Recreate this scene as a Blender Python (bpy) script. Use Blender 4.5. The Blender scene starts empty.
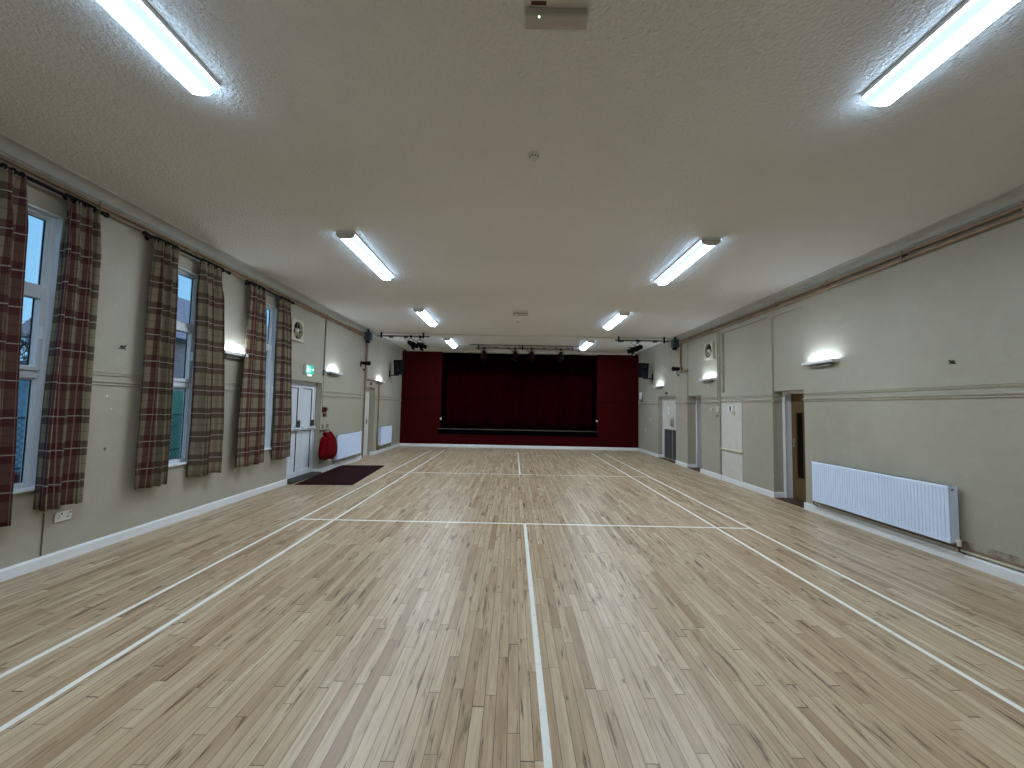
import bpy, math, random
from mathutils import Vector, Matrix, noise
random.seed(7)
SC = bpy.context.scene; COL = SC.collection
PI = math.pi
XL, XR, YF, YN, ZC = -4.51, 4.62, 15.30, -1.30, 3.72

# ------------------------------------------------------------------ materials
def lin(c):
    return tuple((v/12.92 if v <= .04045 else ((v+.055)/1.055)**2.4) for v in [k/255 for k in c])+(1,)
class NT:
    def __init__(s, m):
        m.use_nodes = True; s.t = m.node_tree; s.n = s.t.nodes; s.l = s.t.links
        s.b = s.n['Principled BSDF']; s.out = s.n['Material Output']
    def new(s, kind, **k):
        n = s.n.new(kind)
        for a, b in k.items(): setattr(n, a, b)
        return n
    def put(s, sock, v):
        if v is None: return
        if hasattr(v, 'is_output'): s.l.new(v, sock)
        else: sock.default_value = v
    def m(s, op, a, b=None, c=None):
        n = s.new('ShaderNodeMath', operation=op)
        for i, v in enumerate((a, b, c)): s.put(n.inputs[i], v)
        return n.outputs[0]
    def mix(s, f, a, b, mode='MIX'):
        n = s.new('ShaderNodeMix', data_type='RGBA', blend_type=mode)
        s.put(n.inputs[0], f); s.put(n.inputs[6], a); s.put(n.inputs[7], b)
        return n.outputs[2]
    def ramp(s, f, pts):
        n = s.new('ShaderNodeValToRGB'); e = n.color_ramp.elements
        while len(e) < len(pts): e.new(.5)
        for i, (p, c) in enumerate(pts): e[i].position = p; e[i].color = c
        s.put(n.inputs[0], f); return n.outputs[0]
    def noise(s, vec, scale, detail=3, rough=.5, dim='3D'):
        n = s.new('ShaderNodeTexNoise', noise_dimensions=dim)
        s.put(n.inputs['Vector'], vec); n.inputs['Scale'].default_value = scale
        n.inputs['Detail'].default_value = detail; n.inputs['Roughness'].default_value = rough
        return n.outputs[0]
    def pos(s):
        return s.new('ShaderNodeNewGeometry').outputs['Position']
    def sep(s, v):
        n = s.new('ShaderNodeSeparateXYZ'); s.put(n.inputs[0], v); return n.outputs
    def comb(s, x, y, z=0.0):
        n = s.new('ShaderNodeCombineXYZ')
        for i, v in enumerate((x, y, z)): s.put(n.inputs[i], v)
        return n.outputs[0]
    def bump(s, h, strength, dist):
        n = s.new('ShaderNodeBump'); n.inputs['Strength'].default_value = strength
        n.inputs['Distance'].default_value = dist; s.put(n.inputs['Height'], h)
        s.l.new(n.outputs[0], s.b.inputs['Normal'])
M = {}
def mat(name, rgb, rough=.5, metal=0, var=.06, vs=6, bump=0, bs=40, spec=.5, emit=None, es=0):
    m = bpy.data.materials.new(name); t = NT(m); M[name] = m
    p = t.new('ShaderNodeTexCoord').outputs['Object']
    c = lin(rgb)
    n = t.noise(p, vs, 4)
    d = tuple(v*(1-var) for v in c[:3])+(1,); u = tuple(min(1, v*(1+var)) for v in c[:3])+(1,)
    t.l.new(t.ramp(n, [(.3, d), (.7, u)]), t.b.inputs['Base Color'])
    t.b.inputs['Roughness'].default_value = rough; t.b.inputs['Metallic'].default_value = metal
    t.b.inputs['Specular IOR Level'].default_value = spec
    if bump: t.bump(t.noise(p, bs, 3), bump, .01)
    if emit:
        t.b.inputs['Emission Color'].default_value = lin(emit); t.b.inputs['Emission Strength'].default_value = es
    return m
mat('white_gloss', (226, 228, 230), .35, var=.03)
mat('upvc', (214, 219, 226), .32, var=.02)
mat('radiator', (216, 230, 252), .4, var=.015)  # white, with the blue daylight from the windows tinted into it
mat('off_white', (205, 202, 192), .5)
mat('coving', (172, 170, 161), .6)
mat('cream_plastic', (190, 184, 162), .5)
mat('grey_plastic', (120, 118, 110), .5)
mat('smoked_plastic', (176, 168, 158), .25)
mat('black', (10, 10, 11), .6, spec=.12)
mat('black_metal', (12, 12, 13), .5, spec=.15)
mat('teal_box', (38, 58, 62), .5)
mat('cone_grey', (24, 30, 33), .6, spec=.2)
mat('dark_gap', (30, 28, 24), .8)
mat('copper', (176, 122, 92), .32, .8, var=.2, vs=12)
mat('brown_pipe', (138, 114, 94), .5, 0, var=.2, vs=8)
mat('painted_pipe', (150, 138, 112), .5)
mat('grey_conduit', (98, 96, 86), .5)
mat('steel', (170, 170, 168), .3, .9)
mat('dark_metal', (70, 74, 66), .4, .6)
mat('red_wall', (56, 3, 5), .6, var=.08, vs=3, bump=.1, spec=.06)
mat('red_trim', (36, 2, 4), .6, spec=.06)
mat('maroon_mat', (42, 15, 19), .95, var=.25, vs=60, bump=.6, bs=220, spec=.1)
mat('grey_mat', (70, 68, 64), .95, var=.25, vs=60, bump=.6, bs=220, spec=.1)
mat('red_bag', (98, 5, 10), .85, var=.25, vs=9, bump=.4, bs=22, spec=.08)
mat('red_plastic', (100, 14, 20), .5, spec=.2)
mat('kick_panel', (58, 58, 60), .35)
mat('dark_wood', (70, 46, 30), .5)
mat('velvet', (38, 1, 4), .9, var=.2, vs=5, spec=.0)
mat('pelmet', (16, 1, 3), .9, var=.2, vs=5, spec=.0)
mat('stage_black', (7, 6, 8), .8, spec=.0)
mat('stage_board', (60, 44, 34), .5)
mat('masking', (9, 3, 4), .9, spec=.0)
mat('emergency_green', (10, 150, 110), .4, emit=(0, 190, 170), es=.9)
mat('sign_white', (230, 250, 250), .4, emit=(210, 255, 250), es=1.2)
mat('green_led', (40, 220, 90), .4, emit=(180, 255, 190), es=6)
mat('lamp_tube', (240, 245, 255), .4, emit=(222, 240, 255), es=110)
mat('bark', (62, 56, 50), .9)
mat('leaf', (128, 158, 128), .9, var=.5, vs=30, bump=.8, bs=40)
mat('roof_tile', (214, 168, 166), .8, var=.2, vs=8, bump=.4)
mat('slate', (160, 168, 178), .8, var=.2, vs=8)
mat('fence_metal', (70, 86, 84), .5)
mat('fascia', (50, 48, 48), .6)

def mat_wall():
    m = bpy.data.materials.new('wall_paint'); t = NT(m); M['wall'] = m; p = t.pos()
    n1 = t.noise(p, .7, 4); n2 = t.noise(p, 7, 5, .6)
    c = t.ramp(n1, [(.3, lin((160, 155, 139))), (.7, lin((172, 167, 152)))])
    c = t.mix(t.m('MULTIPLY', t.m('SUBTRACT', n2, .5), .5), c, lin((205, 200, 180)))
    # damp stain low down on the right wall, beside the big radiator
    s = t.sep(p)
    st = t.m('MULTIPLY', t.m('LESS_THAN', s[2], .24), t.m('GREATER_THAN', s[0], 4.5))
    st = t.m('MULTIPLY', st, t.m('LESS_THAN', s[1], 4.35))
    st = t.m('MULTIPLY', st, t.ramp(t.noise(p, 9, 4), [(.35, (0,0,0,1)), (.6, (.8,.8,.8,1))]))
    c = t.mix(st, c, lin((98, 72, 56)))
    t.l.new(c, t.b.inputs['Base Color']); t.b.inputs['Roughness'].default_value = .55
    t.b.inputs['Specular IOR Level'].default_value = .3
    t.bump(t.m('ADD', t.noise(p, 3.5, 4), t.m('MULTIPLY', t.noise(p, 60, 2), .12)), .35, .02)
mat_wall()
def mat_ceiling():
    m = bpy.data.materials.new('artex'); t = NT(m); M['ceiling'] = m; p = t.pos()
    c = t.ramp(t.noise(p, .5, 3), [(.3, lin((229, 227, 222))), (.7, lin((236, 234, 230)))])
    t.l.new(c, t.b.inputs['Base Color']); t.b.inputs['Roughness'].default_value = .75
    t.b.inputs['Specular IOR Level'].default_value = .2
    v = t.new('ShaderNodeTexVoronoi', feature='SMOOTH_F1'); v.inputs['Scale'].default_value = 42
    w = t.new('ShaderNodeVectorMath', operation='ADD'); t.l.new(p, w.inputs[0])
    nn = t.new('ShaderNodeTexNoise'); t.l.new(p, nn.inputs['Vector']); nn.inputs['Scale'].default_value = 20
    sc = t.new('ShaderNodeVectorMath', operation='SCALE'); t.l.new(nn.outputs[1], sc.inputs[0]); sc.inputs['Scale'].default_value = .05
    t.l.new(sc.outputs[0], w.inputs[1]); t.l.new(w.outputs[0], v.inputs['Vector'])
    h = t.m('ADD', t.m('MULTIPLY', v.outputs['Distance'], .8), t.noise(p, 55, 4, .65))
    t.bump(h, 1.0, .016)
mat_ceiling()
def mat_floor():
    m = bpy.data.materials.new('maple_floor'); t = NT(m); M['floor'] = m; p = t.pos(); s = t.sep(p)
    W = .0615
    u = t.m('DIVIDE', s[0], W); i = t.m('FLOOR', u); fu = t.m('FRACT', u)
    wn = t.new('ShaderNodeTexWhiteNoise', noise_dimensions='1D'); t.l.new(i, wn.inputs['W']); r1 = wn.outputs['Value']
    L = t.m('ADD', t.m('MULTIPLY', r1, .5), .65)
    v = t.m('DIVIDE', t.m('ADD', s[1], t.m('MULTIPLY', r1, 37.7)), L)
    # wobble the plank lengths a little
    v = t.m('ADD', v, t.m('MULTIPLY', t.m('SINE', t.m('ADD', t.m('MULTIPLY', v, 2.1), t.m('MULTIPLY', r1, 90))), .22))
    j = t.m('FLOOR', v); fv = t.m('FRACT', v)
    w2 = t.new('ShaderNodeTexWhiteNoise', noise_dimensions='2D'); t.l.new(t.comb(i, j), w2.inputs['Vector']); r = w2.outputs['Value']
    rc = t.sep(w2.outputs['Color'])
    base = t.ramp(r, [(0, lin((160, 132, 101))), (.08, lin((178, 152, 121))), (.45, lin((190, 166, 134))), (.75, lin((197, 175, 144))), (1, lin((208, 188, 158)))])
    # grain, stretched along the planks, different on every plank
    g = t.comb(t.m('ADD', t.m('MULTIPLY', s[0], 26), t.m('MULTIPLY', r, 50)), t.m('ADD', t.m('MULTIPLY', s[1], 1.6), t.m('MULTIPLY', rc[1], 30)), t.m('MULTIPLY', r, 20))
    gn = t.noise(g, 1.6, 6, .65)
    c = t.mix(t.m('MULTIPLY', t.ramp(gn, [(.38, (1,1,1,1)), (.58, (0,0,0,1))]), .4), base, lin((122, 94, 62)))
    g2 = t.comb(t.m('ADD', t.m('MULTIPLY', s[0], 22), t.m('MULTIPLY', rc[0], 60)), t.m('ADD', t.m('MULTIPLY', s[1], 1.9), t.m('MULTIPLY', rc[2], 40)), t.m('MULTIPLY', rc[1], 9))
    kn = t.noise(g2, 1.5, 4, .6)
    heavy = t.m('MULTIPLY', t.ramp(kn, [(.57, (0,0,0,1)), (.66, (1,1,1,1))]), t.m('MULTIPLY', t.m('GREATER_THAN', rc[2], .35), .85))
    c = t.mix(heavy, c, lin((84, 58, 36)))
    # small knots
    vo = t.new('ShaderNodeTexVoronoi'); vo.inputs['Scale'].default_value = 1
    t.l.new(t.comb(t.m('MULTIPLY', s[0], 5.5), t.m('MULTIPLY', s[1], 2.6)), vo.inputs['Vector'])
    k = t.ramp(vo.outputs['Distance'], [(.03, (.8,.8,.8,1)), (.075, (0,0,0,1))])
    c = t.mix(k, c, lin((80, 56, 40)))
    # wear, broad
    wr = t.noise(p, .6, 4)
    c = t.mix(t.m('MULTIPLY', wr, .18), c, lin((140, 126, 110)))
    # gaps
    e = .03
    gap = t.m('MAXIMUM', t.m('LESS_THAN', fu, e*1.6), t.m('LESS_THAN', t.m('MULTIPLY', fv, L), .0042))
    c = t.mix(t.m('MULTIPLY', gap, .85), c, lin((46, 34, 24)))
    # painted court lines
    X, Y = s[0], s[1]
    def band(a, c0, hw): return t.m('LESS_THAN', t.m('ABSOLUTE', t.m('SUBTRACT', a, c0)), hw)
    def rng(a, lo, hi): return t.m('MULTIPLY', t.m('GREATER_THAN', a, lo), t.m('LESS_THAN', a, hi))
    y1 = 5.455; y2 = y1+3.92; yb = y2+4.70; hw = .019
    ms = []
    for xx in (-3.03, -2.57, 2.57, 3.03): ms.append(t.m('MULTIPLY', band(X, xx, hw), rng(Y, y1-4.72, yb)))
    ms.append(t.m('MULTIPLY', band(X, 0, hw), rng(Y, y1-4.72, y1)))
    ms.append(t.m('MULTIPLY', band(X, 0, hw), rng(Y, y2, yb)))
    for yy in (y1, y2): ms.append(t.m('MULTIPLY', band(Y, yy, hw*1.1), rng(X, -3.05, 3.05)))
    for yy in (yb-.76, y1-3.94): ms.append(t.m('MULTIPLY', t.m('MULTIPLY', band(Y, yy, hw), rng(X, -3.05, 3.05)), .16))
    a = ms[0]
    for q in ms[1:]: a = t.m('MAXIMUM', a, q)
    worn = t.ramp(t.noise(p, 14, 5, .7), [(.28, (.55,.55,.55,1)), (.45, (1,1,1,1))])
    c = t.mix(t.m('MULTIPLY', a, worn), c, lin((232, 232, 226)))
    t.l.new(c, t.b.inputs['Base Color'])
    t.l.new(t.m('ADD', t.m('MULTIPLY', gn, .22), .27), t.b.inputs['Roughness'])
    t.b.inputs['Specular IOR Level'].default_value = .5
    t.bump(t.m('SUBTRACT', t.m('MULTIPLY', t.m('ADD', r, gn), .2), gap), .25, .002)
mat_floor()
def mat_plaid():
    m = bpy.data.materials.new('tartan_curtain'); t = NT(m); M['plaid'] = m
    uv = t.new('ShaderNodeTexCoord').outputs['UV']; s = t.sep(uv); P = .31; PU = .37
    def st(a, c0, w):   # stripe centred at c0 of the repeat
        f = t.m('FRACT', t.m('DIVIDE', a, PU if a == s[0] else P))
        return t.m('LESS_THAN', t.m('ABSOLUTE', t.m('SUBTRACT', f, c0)), w/2)
    c = lin((150, 138, 116))
    c = t.mix(t.m('MULTIPLY', st(s[1], .5, .46), .78), c, lin((84, 66, 56)))
    c = t.mix(t.m('MULTIPLY', st(s[1], .5, .30), .3), c, lin((112, 92, 80)))
    c = t.mix(t.m('MULTIPLY', st(s[1], .0+1e-3, .05), .5), c, lin((96, 82, 64)))
    c = t.mix(t.m('MULTIPLY', st(s[0], .5, .32), .74), c, lin((80, 16, 30)))
    c = t.mix(t.m('MULTIPLY', st(s[0], .12, .08), .6), c, lin((70, 64, 44)))
    c = t.mix(t.m('MULTIPLY', st(s[0], .86, .16), .4), c, lin((96, 78, 62)))
    c = t.mix(t.m('MULTIPLY', st(s[1], .5, .035), .75), c, lin((190, 182, 168)))
    c = t.mix(t.m('MULTIPLY', st(s[0], .5, .03), .5), c, lin((190, 150, 140)))
    tw = t.noise(t.comb(t.m('MULTIPLY', s[0], 400), t.m('MULTIPLY', s[1], 400)), 1, 2)
    c = t.mix(t.m('MULTIPLY', tw, .3), c, lin((60, 48, 40)), 'MIX')
    t.l.new(c, t.b.inputs['Base Color']); t.b.inputs['Roughness'].default_value = .9
    t.b.inputs['Specular IOR Level'].default_value = .15
    tr = t.new('ShaderNodeBsdfTranslucent'); t.put(tr.inputs[0], c)
    mx = t.new('ShaderNodeMixShader'); mx.inputs[0].default_value = .15
    t.l.new(t.b.outputs[0], mx.inputs[1]); t.l.new(tr.outputs[0], mx.inputs[2]); t.l.new(mx.outputs[0], t.out.inputs[0])
mat_plaid()
def mat_wood(name, c1, c2, axis=2):
    m = bpy.data.materials.new(name); t = NT(m); M[name] = m; s = t.sep(t.pos())
    k = [30, 30, 30]; k[axis] = 2
    v = t.comb(*[t.m('MULTIPLY', s[a], k[a]) for a in range(3)])
    t.l.new(t.ramp(t.noise(v, 1, 5, .6), [(.3, lin(c1)), (.7, lin(c2))]), t.b.inputs['Base Color'])
    t.b.inputs['Roughness'].default_value = .4
mat_wood('oak_door', (92, 70, 38), (112, 88, 50))
def mat_glass():
    m = bpy.data.materials.new('window_glass'); t = NT(m); M['glass'] = m
    t.n.remove(t.b)
    lw = t.new('ShaderNodeLayerWeight'); lw.inputs[0].default_value = .5
    fr = t.m('ADD', t.m('MULTIPLY', t.m('POWER', lw.outputs['Facing'], 5), .9), .04)
    a = t.new('ShaderNodeBsdfTransparent'); a.inputs[0].default_value = (.93, .96, .97, 1)
    g = t.new('ShaderNodeBsdfGlossy'); g.inputs['Roughness'].default_value = .02
    sp = t.m('MULTIPLY', t.noise(t.pos(), 2, 1), .02)
    t.l.new(sp, g.inputs['Roughness'])
    mx = t.new('ShaderNodeMixShader'); t.l.new(fr, mx.inputs[0])
    t.l.new(a.outputs[0], mx.inputs[1]); t.l.new(g.outputs[0], mx.inputs[2]); t.l.new(mx.outputs[0], t.out.inputs[0])
mat_glass()
def mat_diffuser():
    m = bpy.data.materials.new('light_diffuser'); t = NT(m); M['diffuser'] = m
    e = t.new('ShaderNodeEmission'); n = t.noise(t.pos(), 3, 1)
    t.l.new(t.ramp(n, [(.3, (.72, .86, 1, 1)), (.7, (.75, .88, 1, 1))]), e.inputs[0])
    e.inputs[1].default_value = 98
    t.l.new(e.outputs[0], t.out.inputs[0])
mat_diffuser()
mat('diffuser_side', (200, 215, 230), .3, emit=(185, 220, 255), es=17.0)
mat('diffuser_wing', (200, 215, 230), .3, emit=(175, 216, 255), es=1.5)
def mat_brick():
    m = bpy.data.materials.new('brick'); t = NT(m); M['brick'] = m; s = t.sep(t.pos())
    b = t.new('ShaderNodeTexBrick'); t.l.new(t.comb(t.m('ADD', s[0], s[1]), s[2]), b.inputs['Vector'])
    b.inputs['Scale'].default_value = 4; b.inputs['Color1'].default_value = lin((214, 160, 152)); b.inputs['Color2'].default_value = lin((196, 138, 130))
    b.inputs['Mortar'].default_value = lin((190, 180, 170)); b.inputs['Mortar Size'].default_value = .02
    t.l.new(b.outputs[0], t.b.inputs['Base Color']); t.b.inputs['Roughness'].default_value = .85
mat_brick()
def mat_grass():
    m = bpy.data.materials.new('grass'); t = NT(m); M['grass'] = m; p = t.pos()
    t.l.new(t.ramp(t.noise(p, 3, 6, .7), [(.3, lin((110, 136, 102))), (.7, lin((156, 172, 136)))]), t.b.inputs['Base Color'])
    t.b.inputs['Roughness'].default_value = .95; t.bump(t.noise(p, 60, 3), .6, .03)
mat_grass()

# ------------------------------------------------------------------ mesh builder
class MB:
    def __init__(s): s.v = []; s.f = []; s.mi = []; s.uv = {}; s.sm = []
    def add(s, vs, fs, mi=0, smooth=False):
        o = len(s.v); s.v += [tuple(v) for v in vs]
        for f in fs: s.f.append(tuple(i+o for i in f)); s.mi.append(mi); s.sm.append(smooth)
        return s
    def box(s, x0, x1, y0, y1, z0, z1, mi=0, mt=None):
        x0, x1 = sorted((x0, x1)); y0, y1 = sorted((y0, y1)); z0, z1 = sorted((z0, z1))
        vs = [(x, y, z) for x in (x0, x1) for y in (y0, y1) for z in (z0, z1)]
        if mt: vs = [tuple(mt @ Vector(v)) for v in vs]
        return s.add(vs, [(0,1,3,2), (4,6,7,5), (0,4,5,1), (2,3,7,6), (0,2,6,4), (1,5,7,3)], mi)
    def tube(s, pts, r, n=10, mi=0, closed=False, caps=True):
        pts = [Vector(p) for p in pts]; rs = r if isinstance(r, (list, tuple)) else [r]*len(pts)
        rings = []; N = len(pts); prev = None
        for k, p in enumerate(pts):
            a = pts[(k-1) % N] if (k > 0 or closed) else p; b = pts[(k+1) % N] if (k < N-1 or closed) else p
            d = (b-a).normalized()
            if prev is None:
                up = Vector((0, 0, 1)) if abs(d.z) < .9 else Vector((1, 0, 0)); u = d.cross(up).normalized()
            else: u = (prev-d*prev.dot(d)).normalized()
            prev = u; w = d.cross(u)
            rings.append([p+(u*math.cos(2*PI*i/n)+w*math.sin(2*PI*i/n))*rs[k] for i in range(n)])
        vs = [q for rg in rings for q in rg]; fs = []
        for k in range(N if closed else N-1):
            k2 = (k+1) % N
            for i in range(n): fs.append((k*n+i, k*n+(i+1) % n, k2*n+(i+1) % n, k2*n+i))
        s.add(vs, fs, mi, True)
        if caps and not closed:
            s.add(rings[0], [tuple(range(n))[::-1]], mi); s.add(rings[-1], [tuple(range(n))], mi)
        return s
    def lathe(s, org, axis, prof, n=24, mi=0):
        org = Vector(org); axis = Vector(axis).normalized()
        return s.tube([org+axis*h for h, r in prof], [max(r, 1e-4) for h, r in prof], n, mi)
    def sphere(s, c, r, n=12, mi=0, sc=(1, 1, 1)):
        vs = []; fs = []; m_ = n//2
        for a in range(m_+1):
            th = PI*a/m_
            for b in range(n):
                ph = 2*PI*b/n
                vs.append((c[0]+r*sc[0]*math.sin(th)*math.cos(ph), c[1]+r*sc[1]*math.sin(th)*math.sin(ph), c[2]+r*sc[2]*math.cos(th)))
        for a in range(m_):
            for b in range(n): fs.append((a*n+b, (a+1)*n+b, (a+1)*n+(b+1) % n, a*n+(b+1) % n))
        return s.add(vs, fs, mi, True)
    def prism(s, prof, axis, a0, a1, mi=0):
        # prof: 2-d outline in the two remaining axes (in x,y,z order), extruded along axis
        def P(p, a):
            q = list(p); q.insert(axis, a); return tuple(q)
        n = len(prof); vs = [P(p, a0) for p in prof]+[P(p, a1) for p in prof]
        fs = [tuple(range(n))[::-1], tuple(range(n, 2*n))]+[(i, (i+1) % n, (i+1) % n+n, i+n) for i in range(n)]
        return s.add(vs, fs, mi)
    def build(s, name, m, parent=None, bev=0, fix=True, solid=0):
        o0 = Vector(parent['_w']) if parent is not None and '_w' in parent else Vector((0, 0, 0))
        me = bpy.data.meshes.new(name)
        me.from_pydata([tuple(Vector(v)-o0) for v in s.v], [], s.f)
        ms = m if isinstance(m, list) else [m]
        for q in ms: me.materials.append(M[q])
        for p, i, sm in zip(me.polygons, s.mi, s.sm): p.material_index = i; p.use_smooth = sm
        if s.uv:
            ul = me.uv_layers.new(name='UVMap')
            for lp in me.loops: ul.data[lp.index].uv = s.uv.get(lp.vertex_index, (0, 0))
        if fix:
            import bmesh
            b = bmesh.new(); b.from_mesh(me); bmesh.ops.recalc_face_normals(b, faces=b.faces); b.to_mesh(me); b.free()
        ob = bpy.data.objects.new(name, me); COL.objects.link(ob)
        if bev:
            q = ob.modifiers.new('bevel', 'BEVEL'); q.width = bev; q.segments = 2; q.limit_method = 'ANGLE'
        if solid:
            q = ob.modifiers.new('solid', 'SOLIDIFY'); q.thickness = solid; q.offset = 0
        if parent is not None: ob.parent = parent; ob['_w'] = list(o0)
        return ob
def tag(o, label, cat, group=None, kind=None):
    o['label'] = label; o['category'] = cat
    if group: o['group'] = group
    if kind: o['kind'] = kind
    return o
def thing(name, loc, label, cat, group=None, kind=None):
    o = bpy.data.objects.new(name, None); COL.objects.link(o); o.location = loc; o['_w'] = list(loc)
    o.empty_display_size = .1
    return tag(o, label, cat, group, kind)
def struct(o, label, cat): return tag(o, label, cat, kind='structure')

# ------------------------------------------------------------------ room shell
def carved_wall(name, x_in, sgn, thick, y0, y1, z0, z1, carve, m):
    """solid slab with rectangular recesses / openings: carve = (ya,yb,za,zb,depth)"""
    carve = [c if len(c) == 6 else c+(0,) for c in carve]
    xs = sorted({0, thick}|{c[4] for c in carve}|{c[5] for c in carve}); ys = sorted({y0, y1}|{c[0] for c in carve}|{c[1] for c in carve})
    zs = sorted({z0, z1}|{c[2] for c in carve}|{c[3] for c in carve})
    nx, ny, nz = len(xs)-1, len(ys)-1, len(zs)-1
    def solid(i, j, k):
        if not (0 <= i < nx and 0 <= j < ny and 0 <= k < nz): return False
        x, y, z = (xs[i]+xs[i+1])/2, (ys[j]+ys[j+1])/2, (zs[k]+zs[k+1])/2
        return not any(c[0] < y < c[1] and c[2] < z < c[3] and c[5] < x < c[4] for c in carve)
    b = MB()
    X = lambda i: x_in+sgn*xs[i]
    for i in range(nx):
        for j in range(ny):
            for k in range(nz):
                if not solid(i, j, k): continue
                a = (X(i), X(i+1)); c = (ys[j], ys[j+1]); d = (zs[k], zs[k+1])
                for ax, s_ in ((0, 0), (0, 1), (1, 0), (1, 1), (2, 0), (2, 1)):
                    q = [i, j, k]; q[ax] += 1 if s_ else -1
                    if solid(*q): continue
                    if ax == 0: f = [(a[s_], c[0], d[0]), (a[s_], c[1], d[0]), (a[s_], c[1], d[1]), (a[s_], c[0], d[1])]
                    elif ax == 1: f = [(a[0], c[s_], d[0]), (a[1], c[s_], d[0]), (a[1], c[s_], d[1]), (a[0], c[s_], d[1])]
                    else: f = [(a[0], c[0], d[s_]), (a[1], c[0], d[s_]), (a[1], c[1], d[s_]), (a[0], c[1], d[s_])]
                    b.add(f, [(0, 1, 2, 3)])
    o = b.build(name, m, fix=False)
    import bmesh
    q = bmesh.new(); q.from_mesh(o.data); bmesh.ops.remove_doubles(q, verts=q.verts, dist=1e-5)
    bmesh.ops.recalc_face_normals(q, faces=q.faces); q.to_mesh(o.data); q.free()
    return o
WIN = [(2.96, 3.68), (4.68, 5.40), (6.41, 7.13)]; WZ = (.74, 3.28)
D1 = (7.70, 8.95, 2.02); D2 = (11.60, 12.42, 2.08)
R1 = (6.60, 7.40, 1.95); R2 = (10.20, 11.02, 1.965); R3 = (11.80, 13.22, 1.99)
TL, TR = .36, .44
o = carved_wall('wall_left', XL, -1, TL, YN-.3, YF+2.2, 0, ZC,
    [(a, b, WZ[0], WZ[1], TL) for a, b in WIN]+[(a-.3, b+.5, WZ[0]-.25, WZ[1]+.25, TL, .13) for a, b in WIN]+[(D1[0], D1[1], 0, D1[2], TL), (D2[0], D2[1], 0, D2[2], TL)], 'wall')
struct(o, 'beige painted plaster wall on the left with three windows', 'wall')
o = carved_wall('wall_right', XR, 1, TR, YN-.3, YF+2.2, 0, ZC,
    [(R1[0], R1[1], 0, R1[2], TR), (R1[0], R1[1], R1[2], 3.34, .03), (7.50, 9.17, 1.99, 3.37, .05),
     (R2[0], R2[1], 0, R2[2], TR), (R2[0], R2[1], R2[2], 3.42, .03), (R3[0], R3[1], 0, R3[2], TR)], 'wall')
struct(o, 'beige painted plaster wall on the right with recessed panels and doorways', 'wall')
b = MB(); b.box(XL-TL, XR+TR, YN-.3, YN, 0, ZC); struct(b.build('wall_near', 'wall'), 'beige wall behind the viewer', 'wall')
b = MB(); b.box(XL-TL, XR+TR, YN-.3, YF+2.2, -.15, 0); struct(b.build('floor', 'floor'), 'pale narrow strip wooden sports floor with white court lines', 'floor')
b = MB(); b.box(XL-TL, XR+TR, YN-.3, YF+2.2, ZC, ZC+.15); struct(b.build('ceiling', 'ceiling'), 'off-white textured plaster ceiling', 'ceiling')
# far wall: red proscenium, opening for the stage
OX0, OX1, OZ0, OZ1 = -2.98, 3.03, .69, 3.64
b = MB()
b.box(XL, OX0, YF, YF+.2, 0, ZC); b.box(OX1, XR, YF, YF+.2, 0, ZC); b.box(OX0, OX1, YF, YF+.2, 0, OZ0-.03); b.box(OX0, OX1, YF, YF+.2, OZ1, ZC, 1)
struct(b.build('wall_far', ['red_wall', 'wall']), 'dark red end wall around the stage opening', 'wall')
b = MB(); b.box(XL-TL, XR+TR, YF+2.0, YF+2.2, 0, ZC); struct(b.build('wall_stage', 'masking'), 'black wall at the back of the stage', 'wall')
# dado mouldings (two fluted rails, one above the other) following the wall and its reveals
def run_segments(b, side, segs, prof, reveals=()):
    xw = XL if side < 0 else XR
    for (a, c) in segs: b.prism([(xw-side*p, z) for p, z in prof], 1, a, c)
    for (y, d, out) in reveals:   # return into a reveal at y: out=-1 the moulding stands on the side towards -y
        b.prism([(y+out*p, z) for p, z in prof], 0, xw, xw+side*d)
up = lambda z: [(0, z-.022), (.010, z-.022), (.014, z-.016), (.010, z-.010), (.015, z-.004), (.010, z+.002), (.018, z+.008), (.018, z+.016), (0, z+.022)]
lo = lambda z: [(0, z-.030), (.012, z-.030), (.018, z-.022), (.012, z-.014), (.02, z-.004), (.03, z+.004), (.03, z+.016), (0, z+.026)]
for z_, pf, nm in ((1.875, up, 'trim_1'), (1.78, lo, 'trim_2')):
    b = MB(); dz = 0
    run_segments(b, 1, [(YN, R1[0]+.0), (R1[1], 9.17), (9.17, R2[0]), (R2[1], R3[0]), (R3[1], YF)], pf(z_), [(R1[0], .1, 1), (R1[1], .17, -1), (R2[1], .2, -1)])
    struct(b.build(nm, 'wall'), ('upper' if z_ > 1.8 else 'lower')+' beige dado moulding along the right wall', 'moulding')
for z_, pf, nm in ((1.835, up, 'trim_3'), (1.74, lo, 'trim_4')):
    b = MB()
    run_segments(b, -1, [(YN, WIN[0][0]), (WIN[0][1], WIN[1][0]), (WIN[1][1], WIN[2][0]), (WIN[2][1], D1[0]), (D1[1], D2[0]), (D2[1], YF)], pf(z_))
    struct(b.build(nm, 'wall'), ('upper' if z_ > 1.8 else 'lower')+' beige dado moulding along the left wall', 'moulding')
b = MB(); b.box(XL, OX0, YF-.018, YF, 1.78, 1.815); b.box(OX1, XR, YF-.018, YF, 1.78, 1.815)
struct(b.build('trim_5', 'red_trim'), 'thin dark red rail across the red end wall', 'moulding')
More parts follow.
